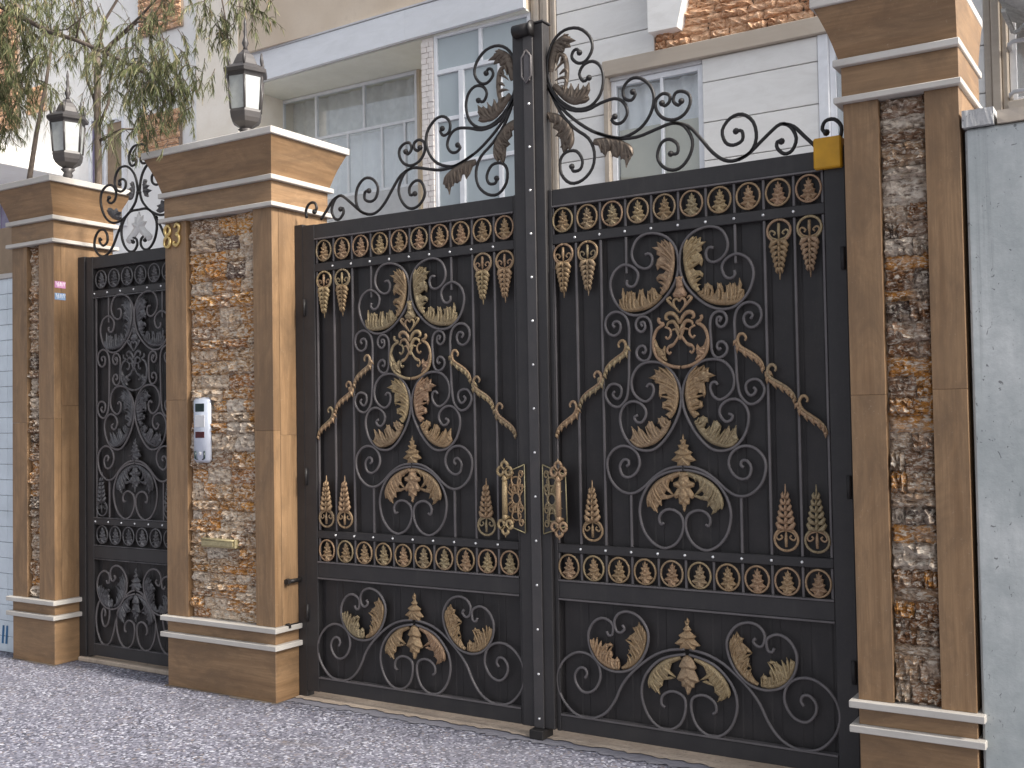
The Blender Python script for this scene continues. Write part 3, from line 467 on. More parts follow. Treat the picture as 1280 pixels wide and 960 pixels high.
 "Pd":{"drop":[[-0.0008,-0.0408],[-0.0351,-0.0541],[-0.0389,-0.0711],[-0.0262,-0.0774],[-0.0324,-0.0973],[-0.0212,-0.1187],[-0.0251,-0.1388],[-0.0137,-0.1551],[-0.0199,-0.1699],[-0.011,-0.191],[-0.0125,-0.2062],[-0.0046,-0.2221]],"C":[[-0.0032,-0.0406],[-0.0311,-0.0309],[-0.0447,-0.0091],[-0.0327,0.0031],[-0.0165,-0.0087],[-0.0249,-0.0181]],"pal":[[0.0007,0.0326],[-0.009,0.0182],[-0.0183,0.0181],[-0.0104,0.003],[-0.0077,-0.033],[-0.0008,-0.0367]],"ring":[[-0.0609,0.0058],[0.0009,0.0449],[-0.0009,-0.0438]],"leaf":[[0.0012,0.0592],[-0.0062,0.0407],[-0.0143,0.0447],[-0.0112,0.0259],[-0.0229,0.0252],[-0.0174,0.0061],[-0.0305,-0.0007],[-0.0225,-0.0139],[-0.0416,-0.0272],[-0.0219,-0.0396],[-0.0186,-0.0533],[-0.0012,-0.0592]]},"B":{"A1":[[[-0.094,2.2063],[-0.0656,2.2333],[-0.0445,2.2766],[-0.0321,2.3274],[-0.0271,2.3823],[-0.0349,2.4314]],[[-0.0992,2.2429,0.15],[-0.1122,2.2703,0.3],[-0.1053,2.3046,0.4],[-0.1208,2.2878,0.45],[-0.1217,2.3506,0.6],[-0.1151,2.3751,0.66],[-0.1164,2.4151,0.74],[-0.1386,2.4396,0.8],[-0.1131,2.4629,0.86],[-0.091,2.4697,0.9],[-0.0752,2.4716,0.95],[-0.0455,2.4588,0.98]]],"A2":[[[-0.0941,2.2008],[-0.1312,2.1673],[-0.1773,2.1467],[-0.2313,2.1392],[-0.2818,2.1411],[-0.3051,2.1526]],[[-0.1075,2.2101,0.05],[-0.1186,2.22,0.14],[-0.1295,2.2404,0.24],[-0.143,2.2456,0.3],[-0.164,2.2305,0.36],[-0.1905,2.2416,0.53],[-0.2075,2.2394,0.6],[-0.2333,2.2266,0.69],[-0.2524,2.2366,0.77],[-0.2758,2.2355,0.85],[-0.2989,2.2543,0.92],[-0.319,2.1997,0.95],[-0.3226,2.1766,0.98]]],"E1":[[[-0.065,1.6122],[-0.0397,1.6461],[-0.0253,1.6904],[-0.0214,1.7315],[-0.0291,1.7831],[-0.0489,1.8251]],[[-0.0869,1.6297,0.08],[-0.1049,1.6645,0.26],[-0.1006,1.6893,0.34],[-0.1202,1.7188,0.48],[-0.1178,1.7562,0.58],[-0.1412,1.7916,0.68],[-0.1712,1.8086,0.78],[-0.1399,1.8471,0.86],[-0.117,1.8587,0.9],[-0.0817,1.8573,0.95],[-0.0635,1.8387,0.98]]],"E2":[[[-0.0631,1.595],[-0.0926,1.5436],[-0.1387,1.5004],[-0.1923,1.4796],[-0.2384,1.4768]],[[-0.0835,1.6145,0.1],[-0.1058,1.6224,0.18],[-0.1248,1.6137,0.25],[-0.1371,1.5737,0.36],[-0.1592,1.5989,0.48],[-0.1744,1.5991,0.54],[-0.1933,1.5722,0.61],[-0.2135,1.5591,0.67],[-0.2324,1.5733,0.75],[-0.252,1.5609,0.83],[-0.2671,1.575,0.9],[-0.2779,1.5105,0.95],[-0.2597,1.4909,0.98]]],"HL":[[[-0.3583,0.3922],[-0.4035,0.3909],[-0.4486,0.4081],[-0.4854,0.4411],[-0.5053,0.4909]],[[-0.3574,0.4323,0.06],[-0.3694,0.4486,0.14],[-0.3983,0.4391,0.25],[-0.4032,0.4788,0.38],[-0.4232,0.468,0.43],[-0.3911,0.5035,0.54],[-0.4049,0.5153,0.6],[-0.4298,0.51,0.68],[-0.4545,0.5194,0.78],[-0.4767,0.5336,0.87],[-0.4961,0.5288,0.94],[-0.5157,0.5195,0.98]]],"HR":[[[-0.342,0.3939],[-0.293,0.4137],[-0.2479,0.4582],[-0.2228,0.5111],[-0.2153,0.5622]],[[-0.3293,0.4149,0.08],[-0.3125,0.4458,0.24],[-0.3136,0.466,0.33],[-0.3074,0.4898,0.44],[-0.3029,0.512,0.5],[-0.3202,0.5365,0.64],[-0.2978,0.5604,0.72],[-0.28,0.5997,0.82],[-0.2638,0.6055,0.88],[-0.2481,0.6278,0.93],[-0.2324,0.6125,0.96],[-0.2193,0.5935,0.98]]],"Kside":[[[-0.0154,1.3539],[-0.075,1.336],[-0.1357,1.304],[-0.1744,1.2618],[-0.189,1.2233]],[[-0.0608,1.3088,0.2],[-0.0802,1.2741,0.34],[-0.0512,1.244,0.48],[-0.085,1.226,0.55],[-0.1165,1.2204,0.66],[-0.1156,1.1929,0.74],[-0.1306,1.1952,0.8],[-0.1374,1.1592,0.88],[-0.1539,1.1669,0.92],[-0.1702,1.1803,0.95],[-0.1876,1.1839,0.98]]],"P7Kside":[[[-0.0363,0.4835],[-0.1062,0.4586],[-0.1577,0.4211],[-0.1901,0.3818],[-0.2012,0.3447]],[[-0.0874,0.4357,0.2],[-0.1036,0.402,0.36],[-0.0616,0.3841,0.46],[-0.0966,0.3709,0.53],[-0.1278,0.3624,0.62],[-0.1308,0.335,0.72],[-0.1498,0.3242,0.8],[-0.145,0.2928,0.87],[-0.1644,0.2997,0.92],[-0.1837,0.3131,0.95],[-0.1994,0.317,0.98]]],"L1":[[[-0.6965,3.402],[-0.6903,3.4736],[-0.6616,3.5407],[-0.6138,3.5724]],[[-0.6549,3.4667,0.38],[-0.6355,3.4919,0.56],[-0.607,3.507,0.7],[-0.5742,3.5087,0.82],[-0.5412,3.534,0.9],[-0.571,3.5493,0.94],[-0.5821,3.5762,0.98]]],"L2":[[[-0.6779,3.3259],[-0.6146,3.2527],[-0.5571,3.2171],[-0.5053,3.2185]],[[-0.6275,3.3086,0.25],[-0.6016,3.3163,0.38],[-0.5723,3.3213,0.5],[-0.5286,3.3114,0.64],[-0.5001,3.2981,0.74],[-0.468,3.3065,0.85],[-0.4642,3.2703,0.9],[-0.4783,3.2494,0.95],[-0.4686,3.2233,0.98]]],"L3":[[[-0.72,3.1878],[-0.6575,3.1692],[-0.5998,3.1217],[-0.5719,3.066],[-0.5727,3.0252]],[[-0.7019,3.1412,0.14],[-0.6824,3.107,0.3],[-0.6509,3.0865,0.42],[-0.6691,3.0636,0.53],[-0.6447,3.0474,0.64],[-0.6409,3.0015,0.78],[-0.6264,2.9665,0.88],[-0.6107,2.9909,0.93],[-0.5911,2.9819,0.98]]],"L4":[[[-0.4494,3.0085],[-0.3798,3.0039],[-0.3028,2.9812],[-0.2489,2.9463]],[[-0.4091,2.941,0.22],[-0.3872,2.9177,0.36],[-0.361,2.944,0.46],[-0.3485,2.9101,0.57],[-0.3177,2.9037,0.7],[-0.2992,2.8911,0.8],[-0.2728,2.8477,0.88],[-0.2502,2.8851,0.93],[-0.2345,2.9076,0.96],[-0.2406,2.9273,0.98]]],"L2b":[[[-0.6163,3.2818],[-0.5952,3.3419],[-0.5913,3.4184],[-0.6076,3.4741],[-0.6472,3.4942],[-0.6738,3.4683]],[[-0.6389,3.3241,0.12],[-0.6667,3.3529,0.3],[-0.6402,3.3791,0.42],[-0.6656,3.4045,0.58],[-0.6344,3.4297,0.68],[-0.6556,3.4337,0.84],[-0.6864,3.4313,0.98]]]},"Lo":{"A1":[[-0.0925,2.2076],[-0.0694,2.2301],[-0.0475,2.2734],[-0.0336,2.3275],[-0.0264,2.3822],[-0.0291,2.4274],[-0.0434,2.4531],[-0.0605,2.4583],[-0.0767,2.4703],[-0.0794,2.4497],[-0.091,2.4683],[-0.0946,2.4457],[-0.1131,2.4615],[-0.1083,2.4401],[-0.1386,2.4396],[-0.114,2.4218],[-0.1167,2.4011],[-0.0973,2.3902],[-0.1127,2.3798],[-0.1216,2.3527],[-0.114,2.3241],[-0.0985,2.3402],[-0.0782,2.3384],[-0.0689,2.3202],[-0.0827,2.3075],[-0.1053,2.306],[-0.1208,2.2899],[-0.1174,2.2722],[-0.1021,2.2813],[-0.0835,2.2729],[-0.0779,2.2551],[-0.0917,2.2423],[-0.1068,2.24],[-0.0845,2.2278]],"A2":[[-0.0925,2.2041],[-0.1113,2.2104],[-0.1208,2.2236],[-0.1295,2.2404],[-0.1446,2.2429],[-0.164,2.227],[-0.1683,2.2063],[-0.1491,2.2118],[-0.1381,2.1936],[-0.1536,2.1842],[-0.1763,2.1929],[-0.1873,2.2147],[-0.1921,2.2396],[-0.206,2.2372],[-0.218,2.217],[-0.2031,2.1948],[-0.2111,2.1814],[-0.23,2.1968],[-0.2371,2.2255],[-0.2525,2.2337],[-0.2547,2.2057],[-0.2618,2.2345],[-0.2775,2.2321],[-0.2765,2.2073],[-0.2902,2.2225],[-0.299,2.2515],[-0.309,2.2239],[-0.3039,2.2057],[-0.3174,2.1996],[-0.3044,2.1845],[-0.3203,2.1764],[-0.2994,2.1593],[-0.2818,2.1404],[-0.2313,2.1392],[-0.1773,2.1453],[-0.1312,2.1652],[-0.1005,2.1873]],"E1":[[-0.0649,1.6156],[-0.042,1.6427],[-0.0261,1.6904],[-0.0214,1.7315],[-0.0277,1.7797],[-0.0453,1.818],[-0.0635,1.8359],[-0.0787,1.8261],[-0.0818,1.8539],[-0.0973,1.8303],[-0.1156,1.8552],[-0.1199,1.8311],[-0.1385,1.8457],[-0.1336,1.8246],[-0.1697,1.8085],[-0.1394,1.804],[-0.1362,1.7796],[-0.1135,1.7789],[-0.1179,1.7548],[-0.12,1.7271],[-0.1115,1.7027],[-0.1035,1.7267],[-0.0809,1.7296],[-0.0665,1.7085],[-0.0817,1.6951],[-0.1006,1.6886],[-0.1049,1.6645],[-0.0939,1.654],[-0.0822,1.671],[-0.0637,1.6672],[-0.0604,1.6465],[-0.0793,1.6365],[-0.087,1.6263]],"E2":[[-0.0615,1.6018],[-0.084,1.5952],[-0.0836,1.6124],[-0.1059,1.6197],[-0.1249,1.6096],[-0.1293,1.5854],[-0.114,1.5921],[-0.0994,1.5747],[-0.1148,1.5576],[-0.141,1.5682],[-0.1593,1.5962],[-0.1745,1.5963],[-0.1918,1.5722],[-0.1792,1.5547],[-0.1682,1.5372],[-0.1874,1.5304],[-0.2136,1.5549],[-0.2325,1.5691],[-0.237,1.5411],[-0.2521,1.5553],[-0.2656,1.5729],[-0.2642,1.5343],[-0.2764,1.5063],[-0.2572,1.4993],[-0.2385,1.4747],[-0.1923,1.4817],[-0.1388,1.499],[-0.0927,1.5402],[-0.0658,1.5744]],"Kside":[[-0.0303,1.3496],[-0.06,1.341],[-0.1051,1.3252],[-0.151,1.2934],[-0.1822,1.2547],[-0.1921,1.2198],[-0.1837,1.1854],[-0.1685,1.1893],[-0.1576,1.1689],[-0.1374,1.1592],[-0.1422,1.1797],[-0.1267,1.2008],[-0.1156,1.1943],[-0.1187,1.2217],[-0.085,1.226],[-0.0625,1.2334],[-0.0401,1.2442],[-0.0547,1.2507],[-0.0846,1.2432],[-0.1031,1.2496],[-0.0838,1.2775],[-0.0757,1.3051],[-0.0528,1.3329]],"P7Kside":[[-0.0595,0.4755],[-0.1062,0.46],[-0.1537,0.4251],[-0.1876,0.3856],[-0.2011,0.3483],[-0.1994,0.3198],[-0.1873,0.3284],[-0.1799,0.3078],[-0.1643,0.3025],[-0.145,0.2942],[-0.1522,0.3182],[-0.1323,0.3348],[-0.1278,0.3638],[-0.1005,0.3669],[-0.0694,0.3775],[-0.0846,0.3864],[-0.108,0.3803],[-0.0916,0.4175],[-0.0832,0.4468]],"HL":[[-0.3624,0.3917],[-0.4035,0.3909],[-0.4445,0.4049],[-0.4814,0.4342],[-0.5014,0.4765],[-0.5132,0.5161],[-0.4962,0.5251],[-0.4909,0.4997],[-0.4768,0.5306],[-0.4759,0.4938],[-0.4546,0.5142],[-0.4552,0.4884],[-0.4299,0.5056],[-0.4049,0.5116],[-0.3912,0.502],[-0.4136,0.4925],[-0.4264,0.4765],[-0.4143,0.4631],[-0.4016,0.4753],[-0.3938,0.4542],[-0.4024,0.4386],[-0.3861,0.433],[-0.3694,0.4457],[-0.3574,0.4323],[-0.3619,0.4173]],"HR":[[-0.3461,0.3935],[-0.3053,0.4052],[-0.2642,0.4421],[-0.2312,0.4887],[-0.2142,0.5407],[-0.2195,0.587],[-0.2326,0.6075],[-0.2447,0.5992],[-0.2481,0.6256],[-0.2607,0.6014],[-0.2768,0.6],[-0.2692,0.5789],[-0.2978,0.5582],[-0.3185,0.5367],[-0.2943,0.5368],[-0.2826,0.5198],[-0.3029,0.5106],[-0.2994,0.4891],[-0.312,0.4661],[-0.2916,0.4754],[-0.2839,0.4617],[-0.3084,0.4484],[-0.3169,0.4293],[-0.3294,0.4135]],"L1":[[-0.6965,3.402],[-0.6905,3.4632],[-0.6739,3.5223],[-0.6375,3.5669],[-0.6053,3.5862],[-0.5939,3.5704],[-0.5754,3.5646],[-0.5711,3.5482],[-0.5412,3.535],[-0.5796,3.5294],[-0.5719,3.5072],[-0.6069,3.509],[-0.612,3.4915],[-0.6472,3.4942],[-0.6692,3.4591],[-0.6762,3.4086]],"L2":[[-0.6659,3.3341],[-0.6252,3.3061],[-0.6017,3.3122],[-0.5847,3.2886],[-0.5724,3.3172],[-0.5557,3.2835],[-0.5322,3.3048],[-0.527,3.2784],[-0.4979,3.2936],[-0.4868,3.2814],[-0.4692,3.3037],[-0.4665,3.2677],[-0.4817,3.25],[-0.4708,3.2278],[-0.5052,3.2235],[-0.517,3.2052],[-0.5686,3.2242],[-0.6203,3.2588],[-0.6549,3.2959]],"L3":[[-0.7224,3.1882],[-0.6867,3.1874],[-0.6458,3.1652],[-0.6055,3.1277],[-0.5718,3.0711],[-0.5729,3.0201],[-0.591,2.987],[-0.6083,2.9946],[-0.6263,2.9716],[-0.6374,3.0041],[-0.6423,3.0512],[-0.6655,3.0651],[-0.6475,3.0829],[-0.6824,3.1091],[-0.6643,3.1269],[-0.6995,3.1429],[-0.7169,3.1665]],"L4":[[-0.4472,3.0061],[-0.4132,3.0111],[-0.3577,2.9976],[-0.2919,2.9776],[-0.238,2.9447],[-0.2439,2.9258],[-0.2334,2.9094],[-0.2501,2.892],[-0.2614,2.8738],[-0.2728,2.8507],[-0.2807,2.8865],[-0.2991,2.8991],[-0.3151,2.9213],[-0.321,2.9022],[-0.3483,2.9161],[-0.3587,2.9476],[-0.3812,2.9409],[-0.3872,2.9217],[-0.4091,2.945],[-0.4252,2.9776]]},
 "Dc":{"d1":[[0.0004,3.5051],[-0.0443,3.5024],[-0.0791,3.4761],[-0.0962,3.4402],[-0.0926,3.3971],[-0.071,3.3727],[-0.0364,3.3764],[-0.0196,3.3995],[-0.0361,3.4171],[-0.054,3.4103]],"d2":[[-0.0075,3.1819],[-0.0208,3.2598],[-0.0522,3.3234],[-0.1161,3.373],[-0.1875,3.3761],[-0.2336,3.3351],[-0.2472,3.281],[-0.2279,3.2312],[-0.1823,3.2108],[-0.1405,3.2286],[-0.1324,3.2702],[-0.1621,3.2938],[-0.1986,3.2875],[-0.1949,3.2639]],"d2b":[[-0.0074,3.1988],[-0.0309,3.1256],[-0.0799,3.0721],[-0.1318,3.0356],[-0.21,3.0059],[-0.2822,3.0097],[-0.3416,3.0465],[-0.3813,3.1074],[-0.3982,3.179],[-0.3803,3.2376],[-0.3267,3.2698],[-0.2737,3.2629],[-0.2345,3.2191],[-0.2415,3.1684],[-0.2812,3.1431],[-0.3208,3.1609],[-0.3074,3.1851]],"d3":[[-0.0034,3.0657],[-0.08,3.0636],[-0.1383,3.0278],[-0.1738,2.972],[-0.1781,2.9127],[-0.1527,2.8418],[-0.1015,2.7943],[-0.0503,2.7935],[-0.0182,2.8284],[-0.0242,2.867],[-0.0559,2.8829],[-0.0752,2.8722],[-0.06,2.8537]],"d4":[[-0.3895,2.9001],[-0.4095,2.9152],[-0.4071,2.8846],[-0.3697,2.8591],[-0.3296,2.881],[-0.3292,2.9285],[-0.3622,2.9666],[-0.4159,2.968],[-0.4567,2.9244],[-0.4666,2.8644],[-0.4305,2.8087],[-0.3769,2.7863],[-0.3169,2.8022],[-0.2636,2.8529],[-0.2171,2.9296],[-0.171,2.993]],"dl1":[[-0.0591,3.2649],[-0.0849,3.2512],[-0.0722,3.2283],[-0.107,3.2158],[-0.0814,3.1998],[-0.1306,3.1804],[-0.092,3.1671],[-0.0986,3.1423],[-0.0665,3.1469],[-0.047,3.1784],[-0.0428,3.2288]],"dl2":[[-0.3079,3.1161],[-0.328,3.0969],[-0.3083,3.0643],[-0.2688,3.034],[-0.2099,3.0188],[-0.1771,3.0365],[-0.1965,3.0558],[-0.1808,3.0711],[-0.2159,3.0795],[-0.2289,3.1024],[-0.2552,3.0927],[-0.2815,3.1087]],"dp":[[-0.0036,3.0505],[-0.0229,3.0147],[-0.0445,3.0239],[-0.0397,2.987],[-0.0781,2.9802],[-0.0528,2.9486],[-0.0877,2.9159],[-0.1331,2.8739],[-0.0947,2.8445],[-0.0304,2.8887],[-0.0048,2.9114]]}}

# ------------------------------------------------------------------ ground
structure('pavement', MB().add([(-60, -60, 0), (60, -60, 0), (60, 60, 0), (-60, 60, 0)], [(0, 1, 2, 3)]), M_GROUND)
# grey mortar skim in front of the gates and beige sill below them
def ragged_strip(x0, x1, ya, yb, z, amp, n):
    top = []; bot = []
    for i in range(n + 1):
        x = x0 + (x1 - x0) * i / n
        bot.append((x, ya + random.uniform(-amp, amp), z)); top.append((x, yb, z))
    v = bot + top; f = [(i, i + 1, n + 2 + i, n + 1 + i) for i in range(n)]
    return MB().add(v, f)
structure('mortar_strip', ragged_strip(-1.652, 1.648, -0.125, 0.30, 0.004, 0.022, 120), M_GREYM)
structure('gate_sill', ragged_strip(-1.652, 1.648, -0.055, 0.29, 0.009, 0.016, 120), M_SILL)
structure('door_sill', MB().box(-3.70, -2.60, -0.035, 0.29, 0.0, 0.03, 0.006), M_SILL)

# ------------------------------------------------------------------ pillars
def brick_meshes(mat, nvar=9, nx=10, nz=5):
    out = []
    for q in range(nvar):
        rr = random.Random(100 + q)
        mb = MB(); idx = {}
        for j in range(nz + 1):
            for i in range(nx + 1):
                u = i / nx - 0.5; w = j / nz - 0.5
                edge = (i in (0, nx)) or (j in (0, nz))
                d = -rr.uniform(0.15, 1.0) if not edge else -rr.uniform(-0.2, 0.35)
                ju = rr.uniform(-0.03, 0.03); jw = rr.uniform(-0.06, 0.06)
                idx[(i, j)] = len(mb.v); mb.v.append((u + ju, d, w + jw))
        for j in range(nz):
            for i in range(nx):
                mb.f.append((idx[(i, j)], idx[(i + 1, j)], idx[(i + 1, j + 1)], idx[(i, j + 1)]))
        rim = [(i, 0) for i in range(nx + 1)] + [(nx, j) for j in range(1, nz + 1)] + [(i, nz) for i in range(nx - 1, -1, -1)] + [(0, j) for j in range(nz - 1, 0, -1)]
        bk = []
        for k in rim:
            p = mb.v[idx[k]]; bk.append(len(mb.v)); mb.v.append((p[0], 1.6, p[2]))
        m = len(rim)
        for k in range(m):
            mb.f.append((idx[rim[k]], bk[k], bk[(k + 1) % m], idx[rim[(k + 1) % m]]))
        out.append(mb.mesh('brick', mat))
    return out
BRICKS = brick_meshes(M_BRICK); BRICKS2 = brick_meshes(M_BRICK2)

def lay_bricks(parent, x0, x1, yback, z0, z1, ch, bw, depth, meshes, seed, mats=None):
    rr = random.Random(seed); z = z0
    while z < z1 - 0.02:
        h = min(ch * rr.choice((0.6, 0.8, 0.95, 1.0, 1.15, 1.45)), z1 - z)
        if z1 - z - h < 0.02: h = z1 - z
        x = x0; first = True
        while x < x1 - 0.01:
            w = bw * rr.uniform(0.5, 1.3)
            if first and rr.random() < 0.5: w *= 0.55
            first = False
            if x + w > x1 - 0.3 * bw: w = x1 - x
            o = put('brick', rr.choice(meshes), parent, (x + w / 2, yback, z + h / 2))
            o.scale = (w * rr.uniform(0.98, 1.03), depth * rr.uniform(0.45, 1.4), h * rr.uniform(0.96, 1.16)); o.rotation_euler = (0, rr.uniform(-0.045, 0.045), 0)
            x += w
        z += h

def slab_run(parent, name, x0, x1, y0, y1, zs, mat):
    for a, b in zip(zs[:-1], zs[1:]):
        part(name, MB().box(x0, x1, y0, y1, a + 0.0004, b - 0.0004, 0.0012), mat, parent)

def pillar(label, xl, xr, pl, pr, dz, seed, bw, er=1.0):
    yf, yb = -0.20, 0.28
    t = thing('gate_pillar', label, 'pillar', ((xl + xr) / 2, 0.04, 0), 'stone clad pillars of the gateway')
    m2, m1, cs = 2.886 + dz, 3.042 + dz, 3.285 + dz
    part('core', MB().box(xl + 0.03, xr - 0.03, yf + 0.046, yb - 0.03, 0.0, 3.2), M_MORTAR, t)
    rr = random.Random(seed)
    def cuts(z0, z1, n):
        c = [z0 + (z1 - z0) * i / n for i in range(n + 1)]
        for i in range(1, n): c[i] += rr.uniform(-0.12, 0.12)
        return c
    # face strips either side of the brick panel, then the flanks
    slab_run(t, 'cladding_slab', xl, pl, yf, yf + 0.055, cuts(0.436, m2, 2), M_TANV)
    slab_run(t, 'cladding_slab', pr, xr - 0.0005, yf, yf + 0.055, cuts(0.436, m2, 2), M_TANV)
    slab_run(t, 'cladding_slab', xr - 0.03, xr, yf + 0.057, yb, cuts(0.436, m2, 2), M_TANV)
    slab_run(t, 'cladding_slab', xl, xl + 0.03, yf + 0.057, yb, cuts(0.436, m2, 2), M_TANV)
    lay_bricks(t, pl + 0.002, pr - 0.002, yf + 0.044, 0.438, m2 - 0.002, 0.074, bw, 0.038, BRICKS if seed == 22 else BRICKS2, seed)
    # plinth
    part('plinth_slab', MB().box(xl, xr, yf, yb, 0.0, 0.305, 0.004), M_TANH, t)
    e = 0.033
    part('moulding', MB().box(xl - e, xr + e, yf - e, yb, 0.3052, 0.335, 0.003), M_MOULD, t)
    part('plinth_band', MB().box(xl, xr, yf, yb, 0.3352, 0.405, 0.002), M_TANH, t)
    part('moulding', MB().box(xl - e, xr + e, yf - e, yb, 0.4052, 0.4355, 0.003), M_MOULD, t)
    # capital
    e = 0.032
    part('moulding', MB().box(xl - e, xr + e * max(er, 0.5), yf - e, yb + e, m2, m2 + 0.026, 0.003), M_MOULD, t)
    part('frieze', MB().box(xl - 0.004, xr + 0.004, yf - 0.004, yb + 0.004, m2 + 0.0262, m1, 0.002), M_TANH, t)
    part('moulding', MB().box(xl - e, xr + e * max(er, 0.4), yf - e, yb + e, m1 + 0.0002, m1 + 0.03, 0.003), M_MOULD, t)
    R4 = []
    for zz, ee in ((m1 + 0.0302, 0.012), (m1 + 0.06, 0.020), (m1 + 0.10, 0.032), (m1 + 0.15, 0.049), (m1 + 0.20, 0.070), (cs, 0.088)):
        R4.append((xl - ee, xr + ee * er, yf - ee, yb + ee, zz))
    part('cap_cove', MB().loft(R4), M_TANH, t)
    e = 0.103
    part('cap_slab', MB().box(xl - e, xr + e * er, yf - e, yb + e, cs + 0.0002, cs + 0.042, 0.004), M_MOULD, t)
    return t
P1 = pillar('left gate pillar with two small stickers on its flank and a narrow brick strip', -4.19, -3.715, -4.02, -3.885, -0.004, 11, 0.135)
P2 = pillar('wide pillar between door and gate with the intercom and number 83', -2.582, -1.66, -2.392, -1.815, 0.0, 22, 0.21)
P3 = pillar('right gate pillar standing against the grey plastered wall', 1.655, 2.112, 1.797, 1.98, 0.037, 33, 0.17, 0.12)

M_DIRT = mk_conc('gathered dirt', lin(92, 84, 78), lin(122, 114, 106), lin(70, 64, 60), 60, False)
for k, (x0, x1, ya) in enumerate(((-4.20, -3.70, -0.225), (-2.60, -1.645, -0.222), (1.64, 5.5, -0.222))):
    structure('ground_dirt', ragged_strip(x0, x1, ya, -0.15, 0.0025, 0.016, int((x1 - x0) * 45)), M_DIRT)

# ------------------------------------------------------------------ ornament builders
YO = -0.008
def scroll_mb(pts, cx, sx, r=0.0074, y=YO, sub=3, n=6, xs=1.0, tip=0, ball=0.0):
    q = smooth_path(pts, sub)
    mb = MB(); P = [(cx + sx * xs * u, y, z) for u, z in q]
    mb.tube(P, r, n)
    if ball:
        for e in ((0, -1) if tip == 2 else ((-1,) if tip == 1 else ())):
            x, yy, z = P[e]; m = 8; rings = []
            for a, b in ((-1, 0.02), (-0.7, 0.7), (0, 1), (0.7, 0.7), (1, 0.02)):
                rings.append([]);
                for k in range(m):
                    t = 2 * math.pi * k / m; rings[-1].append(len(mb.v)); mb.v.append((x + ball * b * math.cos(t), yy + ball * 0.9 * a, z + ball * b * math.sin(t)))
            for i in range(4):
                for k in range(m): mb.f.append((rings[i][k], rings[i][(k + 1) % m], rings[i + 1][(k + 1) % m], rings[i + 1][k]))
    return mb
def mirror(pts): return [(-u, z) for u, z in pts]

